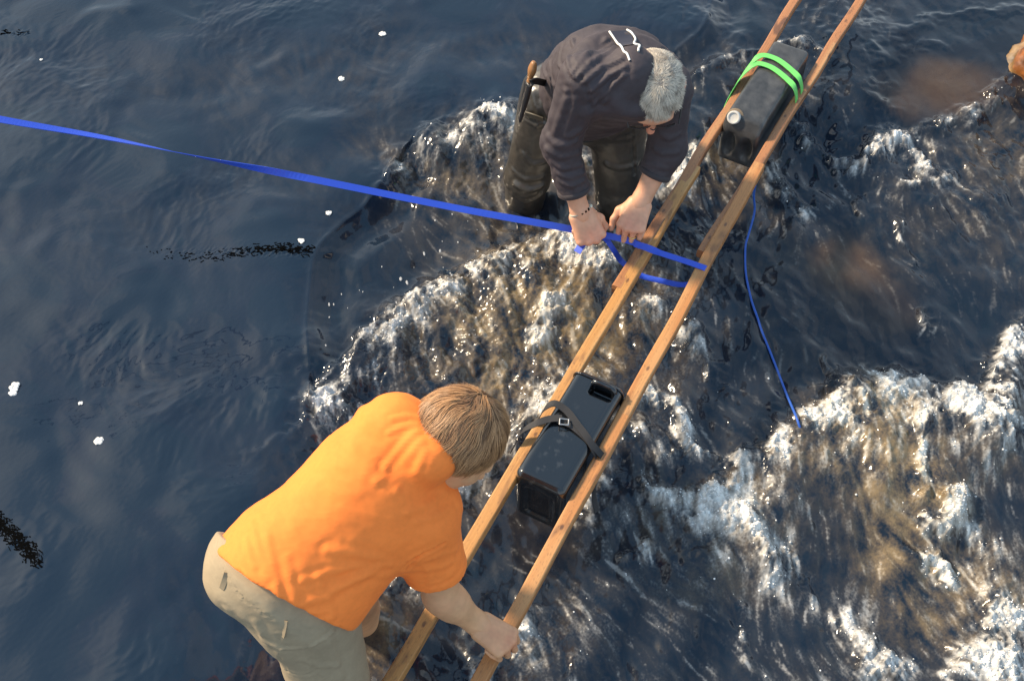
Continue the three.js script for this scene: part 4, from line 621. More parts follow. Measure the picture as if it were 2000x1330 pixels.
  const [s0, s1] = bounds([shL, shR, slEnd, slEndL, hem, neck, inF(tf, 0.15, 0, 0), inF(tf, -0.15, 0, 0)], 0.14);
  const shirtG = meshSDF(shirtF, s0, s1, 0.0052);
  const fo = (pix, w, h) => ({ pts: stroke3(shirtCore, pix), w, h });
  fold(shirtG, [
    fo([[818, 815], [795, 812], [765, 818]], 0.006, 0.0022), fo([[816, 828], [790, 832], [760, 845]], 0.006, 0.0022), fo([[815, 842], [790, 866], [752, 912]], 0.008, 0.0028), fo([[822, 862], [790, 900], [735, 940]], 0.010, 0.0022), fo([[830, 880], [815, 920], [775, 960]], 0.008, 0.0017),
    fo([[872, 962], [835, 985], [795, 1002]], 0.009, 0.0022), fo([[882, 990], [850, 1010], [815, 1020]], 0.008, 0.0017), fo([[795, 1112], [745, 1095], [690, 1080], [640, 1075]], 0.010, 0.0028), fo([[800, 1116], [725, 1122], [650, 1150]], 0.010, 0.0028), fo([[740, 1110], [690, 1130], [640, 1165], [600, 1175]], 0.010, 0.0033), fo([[760, 1106], [700, 1106], [640, 1118], [590, 1135]], 0.008, 0.0022),
    fo([[466, 1005], [480, 1050], [497, 1105]], 0.008, 0.0022), fo([[490, 1020], [505, 1070], [520, 1130]], 0.008, 0.0022), fo([[520, 1050], [530, 1110], [545, 1170]], 0.009, 0.0022), fo([[560, 1090], [568, 1140], [585, 1190]], 0.009, 0.0017), fo([[620, 1130], [640, 1170], [650, 1205]], 0.009, 0.0022), fo([[470, 960], [520, 940], [560, 905]], 0.012, 0.0017), fo([[455, 990], [500, 985], [550, 955]], 0.012, 0.0017),
    fo([[902, 1043], [868, 1062], [830, 1080], [797, 1100]], 0.0045, -0.0040), fo([[812, 1090], [806, 1102], [795, 1112]], 0.006, -0.0033), fo([[895, 1070], [860, 1085], [830, 1095]], 0.008, 0.0017), fo([[890, 1095], [850, 1110], [815, 1115]], 0.008, 0.0017), fo([[905, 1055], [900, 1085], [880, 1120]], 0.010, 0.0022), fo([[830, 1105], [838, 1125], [842, 1150]], 0.007, 0.0017),
    fo([[836, 1146], [866, 1140], [900, 1112]], 0.005, -0.0016), fo([[436, 1052], [462, 1108], [510, 1172], [580, 1208], [640, 1202]], 0.005, -0.0016),
  ], 0.0014, 13);
  paint(shirtG, (x, y, z) => { const k = 1 + 0.05 * N3(x * 9, y * 9, z * 9) + 0.035 * N3(x * 60, y * 60, z * 60) + 0.03 * N3(x * 240, y * 240, z * 240); return [0.95 * k, 0.225 * k, 0.034 * k]; });
  const shirt = mesh('t_shirt', shirtG, phys({ vertexColors: true, roughness: 0.85, sheen: 0.35, sheenRoughness: 0.5, sheenColor: lin(1, 0.6, 0.25) }), man);
  const hemLine = (pix, lift, w) => strapGeo(pix.map(([a, b]) => hit(shirtF, a, b)).filter(Boolean), pix.map(() => V(0, 1, 0)), w, 0.003, 60);
  mesh('collar', (() => { const pts = [], wd = []; for (let k = 0; k <= 24; k++) { const a = k / 24 * Math.PI * 2, ax = neckTop.clone().sub(neck).normalize(), u = tf.x.clone(), w = u.clone().cross(ax).normalize(), c = neck.clone().lerp(neckTop, 0.22); pts.push(c.clone().addScaledVector(u, Math.cos(a) * 0.068).addScaledVector(w, Math.sin(a) * 0.070)); wd.push(ax.clone().addScaledVector(u, -Math.cos(a) * 0.35).addScaledVector(w, -Math.sin(a) * 0.35)); } return strapGeo(pts, wd, 0.018, 0.005, 90); })(), phys({ color: lin(0.90, 0.215, 0.018), roughness: 0.85 }), shirt);
  // khaki shorts
  const endR = hipR.clone().lerp(kneeR, 0.92), endL = hipL.clone().lerp(kneeL, 0.80), waist = inF(tf, 0, 0.02, 0), waistN = tf.y.clone().addScaledVector(tf.z, -0.12).addScaledVector(tf.x, -0.28).normalize();
  const thR = cut(cone(hipR, endR.clone().lerp(kneeR, 2), 0.104, 0.094), endR, kneeR.clone().sub(hipR), 0.006), thL = cut(cone(hipL, endL.clone().lerp(kneeL, 2), 0.100, 0.090), endL, kneeL.clone().sub(hipL), 0.006);
  const hipsF = torsoField({ ...tf }, [[-0.12, 0.10, 0.09, -0.02], [-0.06, 0.142, 0.125, -0.005], [0.02, 0.149, 0.130, 0], [0.08, 0.149, 0.129, 0.0]]);
  const shortsCore = (x, y, z) => smin(smin(hipsF(x, y, z), seat(x, y, z) - 0.022, 0.04), smin(thR(x, y, z), thL(x, y, z), 0.03), 0.05);
  const shortsF = cut(shortsCore, waist, waistN, 0.004);
  const shG = meshSDF(shortsF, ...bounds([hipR, hipL, endR, endL, waist, inF(tf, 0.15, 0, 0), inF(tf, -0.15, 0, 0), inF(tf, 0, -0.2, 0.1)], 0.14), 0.0065);
  const fs = (pix, w, h) => ({ pts: stroke3(shortsF, pix), w, h });
  fold(shG, [fs([[436, 1110], [470, 1165], [525, 1205], [600, 1228], [660, 1228]], 0.0035, -0.0023), fs([[440, 1190], [500, 1240], [540, 1265]], 0.009, 0.0026), fs([[545, 1240], [548, 1290], [560, 1310]], 0.0035, -0.0026), fs([[548, 1268], [610, 1262], [650, 1235]], 0.005, 0.0033), fs([[600, 1262], [612, 1300], [625, 1330]], 0.0035, -0.0023), fs([[560, 1310], [600, 1318], [625, 1305]], 0.0035, -0.0020), fs([[640, 1250], [655, 1290], [665, 1328]], 0.010, 0.0033), fs([[590, 1290], [620, 1300], [660, 1298]], 0.009, 0.0026), fs([[500, 1215], [520, 1260], [550, 1320]], 0.010, 0.0020)], 0.0009, 16);
  const khaki = [0.315, 0.245, 0.155];
  paint(shG, (x, y, z) => { const k = 1 + 0.06 * N3(x * 14, y * 14, z * 14) + 0.06 * N3(x * 130, y * 130, z * 130); return khaki.map((v) => v * k); });
  const shortsM = phys({ vertexColors: true, roughness: 0.9, sheen: 0.2 }), shorts = mesh('shorts', shG, shortsM, man), kM = std({ color: lin(0.285, 0.222, 0.14), roughness: 0.9 });
  for (const [a, b, c, d] of [[432, 1150, 442, 1118], [551, 1243, 556, 1212]]) { const p = hit(shortsF, a, b), q = hit(shortsF, c, d); if (p && q) { const n = backV.clone().multiplyScalar(0.0035); mesh('belt_loop', strapGeo([p.clone().addScaledVector(n, 0.2), p.clone().lerp(q, 0.3).add(n), p.clone().lerp(q, 0.7).add(n), q.clone().addScaledVector(n, 0.2)], [rightV, rightV, rightV, rightV], 0.012, 0.003, 16), kM, shorts); } }
  // hair: a cap and locks that fall from the whorl
  const hairC = inFrame(hf, (x, y, z) => { let d = ell(0, 0.032, -0.016, 0.086, 0.100, 0.103)(x, y, z); d = smin(d, ell(0, -0.045, -0.062, 0.066, 0.05, 0.045)(x, y, z), 0.03); d = smax(d, (z - 0.055) * 0.85 - (y - 0.005) * 0.55, 0.02); d = smax(d, -0.075 - y + (z + 0.02) * 0.4, 0.02); return d + 0.004; });
  const capG = meshSDF(hairC, ...bounds([hc], 0.16), 0.0055); paint(capG, (x, y, z) => { const k = 0.8 + 0.3 * N3(x * 60, y * 60, z * 60); return [0.17 * k, 0.092 * k, 0.042 * k]; });
  const hair = mesh('hair', capG, phys({ vertexColors: true, roughness: 0.7 }), man);
  const whorl = V(0.012, 0.118, -0.055);
  strands(12000, () => {
    let p; do { const u = rr(-1, 1), a = rr(0, Math.PI * 2), s = Math.sqrt(1 - u * u); p = V(0.082 * s * Math.cos(a), 0.032 + 0.098 * u, -0.016 + 0.100 * s * Math.sin(a)); } while (p.y < -0.055 || (p.z > 0.05 && p.y < 0.05));
    const c0 = V(0, 0.032, -0.016), l = rr(0.035, 0.095), seg = 7, pts = [], nrm = [], clump = N3(p.x * 38, p.y * 38, p.z * 38), lift = rr(0.000, 0.007) + 0.008 * Math.max(0, clump);
    let dir = p.clone().sub(whorl), q = p.clone(); const wob = rr(-0.22, 0.22);
    for (let i = 0; i < seg; i++) {
      const n = V((q.x - c0.x) / 0.0067, (q.y - c0.y) / 0.0096, (q.z - c0.z) / 0.0100).normalize();
      dir = q.clone().sub(whorl).normalize().add(V(0, -0.9, 0.25 * (q.z > -0.02 ? 1 : -0.3))).add(V(0.75 * N3(q.x * 17, q.y * 17, q.z * 17 + 9) + wob, 0.4 * N3(q.x * 30 + 5, q.y * 30, q.z * 30), 0.75 * N3(q.x * 17, q.y * 17 + 8, q.z * 17) - wob));
      dir.addScaledVector(n, -dir.dot(n)).normalize(); nrm.push(n.clone()); pts.push(q.clone().addScaledVector(n, lift * (0.6 + (i / seg) ** 2 * 0.8)));
      q.addScaledVector(dir, l / seg); const m = q.clone().sub(c0), e = Math.hypot(m.x / 0.084, m.y / 0.100, m.z / 0.101); if (q.y > -0.05) q.copy(c0).addScaledVector(m, 1 / e); else q.addScaledVector(V(0, -1, 0), l / seg * 0.3);
    }
    const t = clamp(0.45 + 0.6 * clump + rr(-0.35, 0.35)), tone = [mix(0.12, 0.50, t), mix(0.055, 0.265, t), mix(0.023, 0.115, t)];
    const W = (v) => inF(hf, v.x, v.y, v.z), D = (v) => V().addScaledVector(hf.x, v.x).addScaledVector(hf.y, v.y).addScaledVector(hf.z, v.z);
    return { pts: pts.map(W), nrm: nrm.map(D), tone, w: rr(0.0006, 0.0016) };
  }, 0.002, hairMat, 'hair_locks', hair);
}

// ================================================================ the man in black
{
  const man = group('person', 'grey-haired man in a black shirt kneeling in the rapids and tying the blue strap', 'person');
  const shR = at(1140, 150, 0.82), shL = at(1306, 178, 0.70), neck = at(1232, 140, 0.83), hipR = at(1076, 185, 0.50), hipL = at(1205, 190, 0.44);
  const kneeR = at(1030, 345, 0.14), ankR = V(kneeR.x - 0.02, -0.25, kneeR.z - 0.08), kneeL = at(1212, 380, 0.05), ankL = V(kneeL.x, -0.34, kneeL.z - 0.06);
  const elR = at(1095, 278, 0.60), wrR = at(1133, 412, 0.385), elL = at(1304, 288, 0.52), wrL = at(1252, 392, 0.375);
  const pel = hipL.clone().add(hipR).multiplyScalar(0.5), shC = shL.clone().add(shR).multiplyScalar(0.5);
  if (0) console.log('black: torso', len(pel, shC), 'shoulders', len(shL, shR), 'upR', len(shR, elR), 'foreR', len(elR, wrR), 'upL', len(shL, elL), 'foreL', len(elL, wrL), 'hips', len(hipL, hipR), 'thR', len(hipR, kneeR), 'thL', len(hipL, kneeL));
  const spine = shC.clone().sub(pel), rightV = shR.clone().sub(shL).normalize(), backV = rightV.clone().cross(spine).normalize();
  const tf = { o: pel.clone().addScaledVector(backV, -0.02), y: spine.clone().normalize(), z: backV, x: null }; tf.x = tf.y.clone().cross(tf.z).normalize();
  const SL = spine.length(); 
  const prof = [[-0.14, 0.085, 0.08, 0], [-0.04, 0.145, 0.115, 0.01], [0.06, 0.152, 0.122, 0.03], [0.17, 0.155, 0.126, 0.052], [SL - 0.12, 0.160, 0.128, 0.056], [SL - 0.03, 0.150, 0.110, 0.042], [SL + 0.03, 0.125, 0.08, 0.01], [SL + 0.08, 0.065, 0.055, -0.01]];
  const torso = torsoField(tf, prof);
  const headUp = V(0.10, 0.64, 0.76).normalize(), faceV = V(0.06, -0.76, 0.64), hc = at(1274, 176, 0.75), hf = frame(hc, headUp, faceV), head = headField(hf, 1.0);
  const neckTop = inF(hf, 0, -0.065, -0.03), neckF = cone(neck.clone().lerp(shC, 0.3), neckTop, 0.060, 0.054);
  const mkHand = (wr, el, side, yv, zv) => { const y = yv.clone().normalize(), z0 = zv.clone().addScaledVector(y, -zv.dot(y)).normalize(), x = y.clone().cross(z0).normalize().multiplyScalar(side); return { o: wr, x, y, z: z0 }; };
  // thumbs point at each other: right hand's thumb to +x, left hand's to -x
  const frR = mkHand(wrR, elR, 1, at(1150, 448, 0.335).sub(wrR), V(0.05, 0.75, 0.6)); if (frR.x.x < 0) frR.x.multiplyScalar(-1);
  const frL = mkHand(wrL, elL, 1, at(1226, 452, 0.325).sub(wrL), V(-0.25, 0.75, 0.6)); if (frL.x.x > 0) frL.x.multiplyScalar(-1);
  const handR = handField(frR, [[66, 84, 55], [70, 88, 55], [72, 88, 55], [72, 84, 50]], { scale: 1.14, thumb: [[0.022, 0.02, -0.008], [0.042, 0.048, -0.014], [0.046, 0.078, -0.026], [0.034, 0.098, -0.040]] });
  const handL = handField(frL, [[58, 84, 50], [58, 84, 50], [58, 82, 48], [56, 78, 45]], { scale: 1.06, thumb: [[0.024, 0.02, -0.008], [0.048, 0.046, -0.010], [0.054, 0.074, -0.020], [0.052, 0.100, -0.030]] });
  const armR = unite(0.02, cone(shR, elR, 0.048, 0.036), cone(elR, elR.clone().lerp(wrR, 0.3), 0.037, 0.037), cone(elR.clone().lerp(wrR, 0.3), wrR, 0.037, 0.0275), cone(wrR, inF(frR, 0, 0.02, 0), 0.026, 0.023));
  const armL = unite(0.02, cone(shL, elL, 0.048, 0.036), cone(elL, elL.clone().lerp(wrL, 0.3), 0.037, 0.037), cone(elL.clone().lerp(wrL, 0.3), wrL, 0.037, 0.0275), cone(wrL, inF(frL, 0, 0.02, 0), 0.026, 0.023));
  const legR = unite(0.03, cone(hipR, kneeR, 0.080, 0.058), cone(kneeR, ankR, 0.056, 0.04)), legL = unite(0.03, cone(hipL, kneeL, 0.080, 0.058), cone(kneeL, ankL, 0.056, 0.04));
  const all = [shL, shR, elR, wrR, hipL, hipR, kneeL, kneeR, ankR, ankL, elL, wrL, neckTop];
  const body = meshSDF((x, y, z) => { let d = torso(x, y, z) + 0.01; d = smin(d, armR(x, y, z), 0.04); d = smin(d, armL(x, y, z), 0.04); d = smin(d, neckF(x, y, z), 0.05); return smin(d, smin(legR(x, y, z), legL(x, y, z), 0.02), 0.05); }, ...bounds(all, 0.13), 0.009);
  const gh = meshSDF(head, ...bounds([hc], 0.15), 0.0036), g1 = meshSDF(handR.f, ...bounds([frR.o], 0.17), 0.003), g2 = meshSDF(handL.f, ...bounds([frL.o], 0.17), 0.003);
  const spots = [[inF(frR, 0, 0.09, 0), 0.04, 0.8], [inF(frL, 0, 0.09, 0), 0.04, 0.7], [inF(hf, 0, -0.035, 0.11), 0.03, 1], [inF(hf, 0.085, 0, -0.01), 0.03, 1], [inF(hf, -0.085, 0, -0.01), 0.03, 1], [inF(hf, 0.03, -0.03, 0.08), 0.03, 0.6], [inF(hf, -0.03, -0.03, 0.08), 0.03, 0.6]];
  mesh('body', mergeGeometries([body, gh, g1, g2].map((g) => paint(g, skinPaint([0.64, 0.335, 0.205], spots)))), skinMat, man);
  // shirt with sleeves rolled to the forearms
  const cR = elR.clone().lerp(wrR, 0.70), cL = elL.clone().lerp(wrL, 0.50), vR = wrR.clone().sub(elR).normalize(), vL = wrL.clone().sub(elL).normalize();
  const slv = (sh, el, c, v, r) => without(cut(unite(0.03, cone(sh, el, 0.068, 0.053), cone(el, c.clone().addScaledVector(v, 0.04), 0.053, r)), c, v, 0.005), cone(c.clone().addScaledVector(v, -0.03), c.clone().addScaledVector(v, 0.1), r - 0.010, r - 0.006), 0.004);
  const sR = slv(shR, elR, cR, vR, 0.047), sL = slv(shL, elL, cL, vL, 0.047);
  const hem = inF(tf, 0, -0.045, 0), hemN = tf.y.clone().negate();
  const shirtCore = (x, y, z) => { let d = torso(x, y, z) - 0.014; d = smin(d, cone(neck, neck.clone().lerp(neckTop, 0.5), 0.074, 0.066)(x, y, z), 0.05); d = smin(d, sR(x, y, z), 0.05); return smin(d, sL(x, y, z), 0.05); };
  let shirtF = without(cut(shirtCore, hem, hemN, 0.006), cone(neck, neckTop.clone().addScaledVector(headUp, 0.08), 0.056, 0.08), 0.005);
  const sg = meshSDF(shirtF, ...bounds([shL, shR, elR, elL, cR, cL, hem, neck, inF(tf, 0.15, 0, 0), inF(tf, -0.15, 0, 0), inF(tf, 0, 0.2, 0.15)], 0.13), 0.0058);
  const fo = (pix, w, h) => ({ pts: stroke3(shirtCore, pix), w, h });
  fold(sg, [
    fo([[1086, 82], [1074, 120], [1082, 168]], 0.0075, 0.0056), fo([[1101, 82], [1090, 125], [1105, 178]], 0.0075, 0.0056), fo([[1118, 78], [1108, 115], [1118, 150]], 0.0067, 0.0056), fo([[1068, 100], [1062, 125], [1066, 150]], 0.0067, 0.0046),
    fo([[1118, 142], [1148, 102], [1185, 74]], 0.0075, 0.0056), fo([[1124, 152], [1160, 116], [1200, 92]], 0.0075, 0.0056), fo([[1140, 160], [1178, 128], [1215, 112]], 0.0075, 0.0056), fo([[1152, 178], [1188, 148], [1222, 130]], 0.0075, 0.0056), fo([[1150, 120], [1175, 96], [1200, 84]], 0.0053, 0.0037), fo([[1180, 200], [1200, 165], [1220, 145]], 0.0075, 0.0056), fo([[1160, 205], [1185, 180], [1200, 160]], 0.0060, 0.0046),
    fo([[1135, 150], [1150, 180], [1155, 215]], 0.005, -0.005), fo([[1108, 190], [1092, 230], [1082, 262]], 0.010, 0.0037), fo([[1124, 195], [1116, 235], [1104, 262]], 0.009, 0.0031), fo([[1150, 215], [1140, 248], [1110, 268]], 0.010, 0.0037), fo([[1070, 268], [1092, 284], [1126, 276]], 0.010, 0.0043), fo([[1066, 292], [1092, 308], [1130, 298]], 0.009, 0.0037), fo([[1076, 318], [1102, 330], [1136, 320]], 0.008, 0.0037), fo([[1084, 336], [1108, 346], [1140, 336]], 0.008, 0.0037), fo([[1090, 354], [1115, 364], [1142, 352]], 0.007, 0.0031),
    fo([[1290, 262], [1310, 270], [1330, 262]], 0.009, 0.0031), fo([[1278, 292], [1300, 300], [1322, 298]], 0.009, 0.0031), fo([[1262, 318], [1285, 325], [1300, 330]], 0.008, 0.0025), fo([[1290, 70], [1300, 85], [1318, 98]], 0.010, 0.0025), fo([[1240, 55], [1262, 62], [1285, 78]], 0.010, 0.0025),
  ], 0.0022, 15);
  paint(sg, (x, y, z) => { const k = 1 + 0.12 * N3(x * 10, y * 10, z * 10) + 0.10 * N3(x * 90, y * 90, z * 90); return [0.042 * k, 0.032 * k, 0.037 * k]; });
  const shirt = mesh('shirt', sg, phys({ vertexColors: true, roughness: 0.72, sheen: 0.35, sheenRoughness: 0.45, sheenColor: lin(0.55, 0.42, 0.42) }), man);
  const collM = phys({ color: lin(0.032, 0.026, 0.029), roughness: 0.72, sheen: 0.3, sheenColor: lin(0.5, 0.4, 0.4) });
  mesh('collar', (() => { const pts = [], wd = [], ax = neckTop.clone().sub(neck).normalize(), u = tf.x.clone(), w = u.clone().cross(ax).normalize(), c = neck.clone().lerp(neckTop, 0.45); for (let k = 0; k <= 22; k++) { const a = (0.16 + k / 22 * 1.68) * Math.PI + Math.PI / 2; pts.push(c.clone().addScaledVector(u, Math.cos(a) * 0.070).addScaledVector(w, Math.sin(a) * 0.070)); wd.push(ax.clone().addScaledVector(u, Math.cos(a) * 0.5).addScaledVector(w, Math.sin(a) * 0.5)); } return strapGeo(pts, wd, 0.042, 0.005, 70); })(), collM, shirt);
  for (const [c, v, r, n] of [[cR, vR, 0.048, 'cuff'], [cL, vL, 0.048, 'cuff']]) { const g = new THREE.TorusGeometry(r - 0.002, 0.0055, 10, 48); g.scale(1, 1, 1.8); const fr = frame(c.clone().addScaledVector(v, -0.006), V(0, 1, 0).addScaledVector(v, -v.y), v); mesh(n, hx({ o: fr.o, x: fr.x, y: fr.y, z: fr.z }, g), collM, shirt); }
  // dark panel on the back with two white cords
  const cordM = std({ color: lin(0.72, 0.70, 0.66), roughness: 0.6 });
  for (const pix of [[[1190, 64], [1197, 74], [1205, 86], [1211, 91], [1215, 96], [1219, 104], [1224, 107], [1230, 121]], [[1225, 61], [1234, 67], [1240, 76], [1241, 89], [1249, 91], [1247, 98], [1247, 103]]]) { const pts = pix.map(([a, b]) => hit(shirtF, a, b)).filter(Boolean).map((p) => p.addScaledVector(backV, 0.004)); if (pts.length > 3) mesh('white_cord', tube(pts, 0.0032, 60, 8), cordM, shirt); }
  { const rows = [[[1193, 64], [1223, 62]], [[1201, 75], [1234, 72]], [[1208, 87], [1239, 84]], [[1214, 93], [1240, 89]]].map(([a, b]) => [0, 0.33, 0.66, 1].map((t) => hit(shirtF, mix(a[0], b[0], t), mix(a[1], b[1], t)))); if (rows.flat().every(Boolean)) { const pos = [], idx = []; rows.forEach((r) => r.forEach((p) => { p.addScaledVector(backV, 0.0045); pos.push(p.x, p.y, p.z); })); for (let j = 0; j < 3; j++) for (let i = 0; i < 3; i++) { const a = j * 4 + i; idx.push(a, a + 4, a + 1, a + 1, a + 4, a + 5); } const g = new THREE.BufferGeometry(); g.setAttribute('position', new THREE.Float32BufferAttribute(pos, 3)); g.setIndex(idx); g.computeVertexNormals(); mesh('back_panel', g, std({ color: lin(0.022, 0.022, 0.038), roughness: 0.7, side: THREE.DoubleSide }), shirt); } }
  // wet dark trousers
  const hipsF = torsoField(tf, [[-0.17, 0.10, 0.09, 0], [-0.08, 0.158, 0.13, 0.005], [0.03, 0.152, 0.122, 0.01]]);
  const tR = unite(0.03, cone(hipR, kneeR, 0.094, 0.074), cone(kneeR, ankR, 0.072, 0.06)), tL = unite(0.03, cone(hipL, kneeL, 0.104, 0.080), cone(kneeL, ankL, 0.078, 0.06));
  const trF = (x, y, z) => smin(hipsF(x, y, z), smin(tR(x, y, z), tL(x, y, z), 0.015), 0.05);
  const tg = meshSDF(trF, ...bounds([hipL, hipR, kneeL, kneeR, ankL, ankR, inF(tf, 0, 0, 0.1)], 0.13), 0.0065);
  const ft = (pix, w, h) => ({ pts: stroke3(trF, pix), w, h });
  fold(tg, [ft([[1025, 235], [1045, 245], [1065, 240]], 0.006, 0.0028), ft([[1020, 300], [1040, 320], [1065, 315]], 0.010, 0.0044), ft([[1000, 330], [1025, 350], [1060, 345]], 0.010, 0.0050), ft([[1005, 360], [1030, 372], [1060, 362]], 0.010, 0.0055), ft([[1000, 380], [1030, 395], [1058, 380]], 0.010, 0.0044), ft([[1040, 180], [1052, 215], [1050, 250]], 0.010, 0.0033), ft([[1060, 200], [1070, 240], [1062, 290]], 0.010, 0.0033), ft([[1030, 225], [1060, 232], [1066, 238]], 0.004, -0.005), ft([[1180, 260], [1200, 275], [1235, 268]], 0.010, 0.0033), ft([[1185, 320], [1212, 330], [1245, 318]], 0.010, 0.0039), ft([[1232, 230], [1238, 290], [1240, 340]], 0.005, -0.006)], 0.0012, 18);
  paint(tg, (x, y, z) => { const k = 1 + 0.12 * N3(x * 9, y * 9, z * 9) + 0.10 * N3(x * 40, y * 40, z * 40) + 0.1 * N3(x * 140, y * 140, z * 140), mud = sstep(-0.1, 0.6, N3(x * 6 + 4, y * 6, z * 6)); return [(0.034 + 0.010 * mud) * k, (0.029 + 0.008 * mud) * k, (0.023 + 0.005 * mud) * k]; });
  const trousers = mesh('trousers', tg, phys({ vertexColors: true, roughness: 0.4, clearcoat: 0.5, clearcoatRoughness: 0.25 }), man);
  mesh('pocket_flap', (() => { const pts = [[1030, 222], [1045, 226], [1062, 232]].map(([a, b]) => hit(trF, a, b)).filter(Boolean).map((p) => p.add(V(-0.003, 0.003, 0.006))); return strapGeo(pts, pts.map(() => V(0, 1, 0.3)), 0.022, 0.004, 20); })(), std({ color: lin(0.075, 0.062, 0.042), roughness: 0.5 }), trousers);
  mesh('belt', (() => { const pts = [], wd = []; for (let k = 0; k <= 40; k++) { const a = k / 40 * Math.PI * 2; pts.push(inF(tf, Math.cos(a) * 0.158, -0.035, 0.008 + Math.sin(a) * 0.128)); wd.push(tf.y); } return strapGeo(pts, wd, 0.035, 0.005, 100); })(), std({ color: lin(0.015, 0.013, 0.012), roughness: 0.5 }), trousers);
  // short grey hair
  const hairC = inFrame(hf, (x, y, z) => { let d = ell(0, 0.031, -0.015, 0.0785, 0.0965, 0.099)(x, y, z); d = smax(d, (z - 0.052) * 0.8 - (y - 0.062) * 0.6, 0.015); d = smax(d, -0.055 - y + (z + 0.03) * 0.9, 0.015); return d; });
  const capG = meshSDF(hairC, ...bounds([hc], 0.14), 0.005); paint(capG, (x, y, z) => { const k = 0.75 + 0.25 * N3(x * 25, y * 25, z * 25) + 0.2 * N3(x * 90, y * 90, z * 90); return [0.30 * k, 0.265 * k, 0.23 * k]; });
  const hair = mesh('hair', capG, phys({ vertexColors: true, roughness: 0.8 }), man);
  const wh = V(-0.005, 0.125, -0.02);
  strands(13000, () => {
    let p; do { const u = rr(-0.3, 1), a = rr(0, Math.PI * 2), s = Math.sqrt(1 - u * u); p = V(0.0785 * s * Math.cos(a), 0.031 + 0.0965 * u, -0.015 + 0.099 * s * Math.sin(a)); } while ((p.z > 0.048 && p.y < 0.066 + 0.02 * Math.abs(p.x) / 0.07) || (Math.abs(p.x) > 0.05 && p.y < (p.z > 0.0 ? 0.035 : p.z > -0.03 ? 0.012 : -0.02)) || (p.z > 0.02 && p.y < 0.03));
    const c0 = V(0, 0.031, -0.015), n = V((p.x - c0.x) / 0.0062, (p.y - c0.y) / 0.0093, (p.z - c0.z) / 0.0098).normalize(), cl = N3(p.x * 34, p.y * 34, p.z * 34);
    const d = p.clone().sub(wh); d.addScaledVector(n, -d.dot(n)).normalize().add(V(rr(-0.4, 0.4) + 0.6 * N3(p.x * 22, p.y * 22, p.z * 22 + 3), rr(-0.3, 0.3), rr(-0.3, 0.3) + 0.35)); const l = rr(0.009, 0.016), pts = [], nrm = [];
    for (let i = 0; i < 4; i++) { const t = i / 3; pts.push(p.clone().addScaledVector(n, -0.001 + 0.0034 * Math.sqrt(t) + 0.0015 * cl * t).addScaledVector(d, l * t * 0.9)); nrm.push(n); }
    const dark = sstep(-0.1, 0.6, N3(p.x * 26 + 7, p.y * 26, p.z * 26)), t = clamp(0.62 - 0.45 * dark + rr(-0.3, 0.3)), tone = [mix(0.20, 0.82, t), mix(0.16, 0.72, t), mix(0.12, 0.58, t)];
    const W = (v) => inF(hf, v.x, v.y, v.z), D = (v) => V().addScaledVector(hf.x, v.x).addScaledVector(hf.y, v.y).addScaledVector(hf.z, v.z);
    return { pts: pts.map(W), nrm: nrm.map(D), tone, w: rr(0.0006, 0.0013) };
  }, 0.0015, hairMat, 'hair_locks', hair);
  // glasses
  const gl = new THREE.Group(); gl.name = 'glasses'; man.add(gl); const gm = std({ color: lin(0.012, 0.012, 0.013), roughness: 0.3 }), G = (x, y, z) => inF(hf, x, y, z);
  for (const s of [-1, 1]) mesh('temple', tube([G(s * 0.082, 0.006, -0.012), G(s * 0.082, 0.012, 0.0), G(s * 0.080, 0.010, 0.05), G(s * 0.072, 0.006, 0.098)], 0.0024, 30, 6), gm, gl);
  for (const s of [-1, 1]) { const pts = []; for (let k = 0; k <= 28; k++) { const a = k / 28 * 6.2832; pts.push(G(s * 0.036 + 0.029 * Math.cos(a), -0.006 + 0.018 * Math.sin(a), 0.106 - 0.008 * Math.abs(Math.cos(a)))); } mesh('rim', tube(pts, 0.0017, 50, 6), gm, gl); const sh = new THREE.CircleGeometry(1, 28); sh.scale(0.028, 0.017, 1); sh.translate(s * 0.036, -0.006, 0.103); mesh('lens', hx(hf, sh), phys({ color: 0xffffff, transmission: 1, thickness: 0, roughness: 0.02, ior: 1.5 }), gl); }
  mesh('bridge', tube([G(-0.009, -0.001, 0.106), G(0, 0.003, 0.110), G(0.009, -0.001, 0.106)], 0.0017, 12, 6), gm, gl);
  // bracelet and ring
  const band = (fr, dy, r, th, mat, name, sq = 1) => { const g = new THREE.TorusGeometry(r, th, 12, 44); g.scale(1, sq, 1); const o = inF(fr, 0, dy, 0), f2 = { o, x: fr.x, y: fr.z, z: fr.y.clone() }; return mesh(name, hx(f2, g), mat, man); };
  const br = band(frR, 0.0, 0.0315, 0.0042, std({ color: lin(0.36, 0.33, 0.27), roughness: 0.6 }), 'bracelet', 0.85);
  const bead = new THREE.IcosahedronGeometry(0.0065, 3); const bp = inF(frR, 0.034, 0.0, 0.006); bead.translate(bp.x, bp.y, bp.z); mesh('bead', bead, std({ color: lin(0.7, 0.65, 0.5), roughness: 0.3 }), br);
  for (let k = 0; k < 3; k++) { const a = 0.9 + k * 0.35, e = new THREE.BoxGeometry(0.006, 0.008, 0.004), p = inF(frR, Math.cos(a) * 0.0345, 0, Math.sin(a) * 0.030); hx({ o: p, x: frR.x.clone().multiplyScalar(Math.sin(a)).addScaledVector(frR.z, -Math.cos(a)), y: frR.y, z: frR.x.clone().multiplyScalar(Math.cos(a)).addScaledVector(frR.z, Math.sin(a)) }, e); mesh('clasp', e, std({ color: lin(0.03, 0.03, 0.04), roughness: 0.4 }), br); }
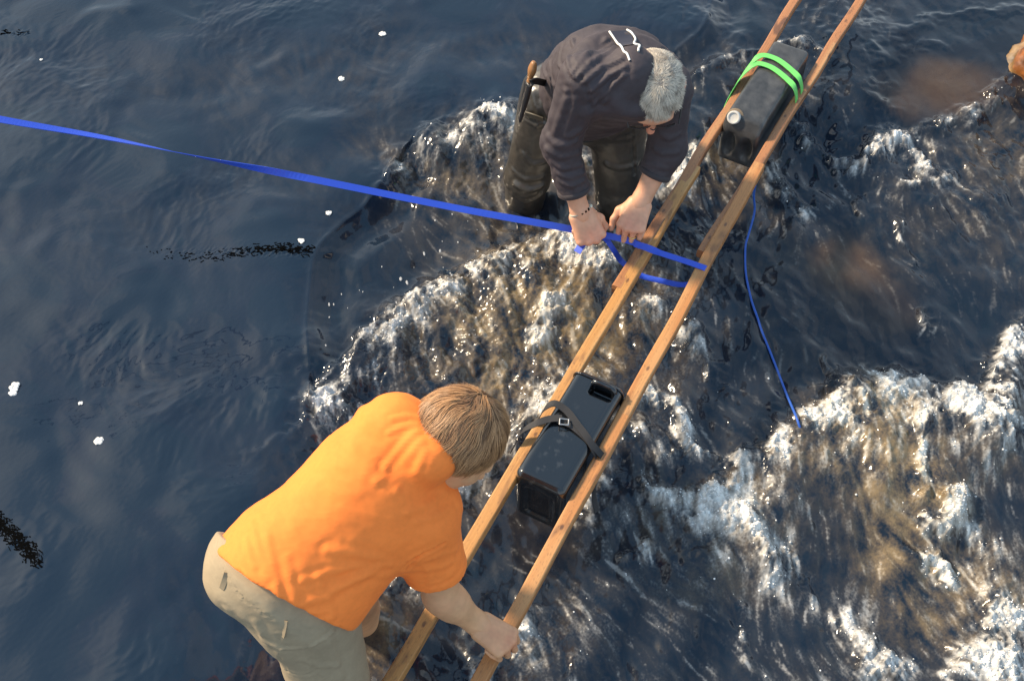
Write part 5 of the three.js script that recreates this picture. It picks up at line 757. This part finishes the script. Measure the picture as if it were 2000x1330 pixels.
  { const ang = 58 * Math.PI / 180, d = frL.y.clone().multiplyScalar(Math.cos(ang)).addScaledVector(frL.z, -Math.sin(ang)), c = inF(frL, -0.0154, 0.092, 0.001).addScaledVector(d, 0.026), z = d.clone().normalize(), x = frL.x.clone().addScaledVector(z, -frL.x.dot(z)).normalize(), y = z.clone().cross(x); mesh('ring', hx({ o: c, x, y, z }, new THREE.TorusGeometry(0.0105, 0.0016, 10, 36)), std({ color: lin(0.85, 0.6, 0.22), metalness: 1, roughness: 0.22 }), man); }
  // the sheath knife on his belt
  const k0 = at(1041, 130, 0.72), k1 = at(1036, 158, 0.67), k2 = at(1014, 238, 0.53), kn = group('sheath_knife', 'wooden handled knife in a black sheath hanging from the belt of the man in black', 'knife');
  const kd = k2.clone().sub(k0).normalize(), kw = V(0.3, 0.1, 0.95).addScaledVector(kd, -V(0.3, 0.1, 0.95).dot(kd)).normalize(), kf = frame(k0, kd, kw), KL = k0.distanceTo(k1), SLn = k0.distanceTo(k2);
  mesh('handle', hx(kf, meshSDF((a, b, c) => { const w = 0.0125 + 0.003 * Math.cos((b - 0.01) / KL * 5); return smax((Math.hypot(a / 0.8, c) - w) * 0.8, Math.abs(b - KL / 2 + 0.006) - KL / 2 - 0.012, 0.008); }, V(-0.03, -0.04, -0.03), V(0.03, KL + 0.04, 0.03), 0.0025)), std({ color: lin(0.28, 0.13, 0.045), roughness: 0.45 }), kn);
  mesh('sheath', hx(kf, meshSDF((a, b, c) => { const t = clamp((b - KL) / (SLn - KL)), w = mix(0.022, 0.009, t * t); return smax((Math.hypot(a / 0.5, c) - w) * 0.5, Math.abs(b - (KL + SLn) / 2) - (SLn - KL) / 2, 0.006); }, V(-0.03, KL - 0.02, -0.04), V(0.03, SLn + 0.03, 0.04), 0.003)), phys({ color: lin(0.012, 0.011, 0.012), roughness: 0.35 }), kn);
  mesh('hanger', strapGeo([inF(kf, 0, KL + 0.01, 0.015), inF(kf, 0.005, KL - 0.02, 0.03), at(1066, 162, 0.62)], [kd, kd, kd], 0.02, 0.004, 20), std({ color: lin(0.012, 0.011, 0.011), roughness: 0.5 }), kn);
}

renderer.render(scene, camera);
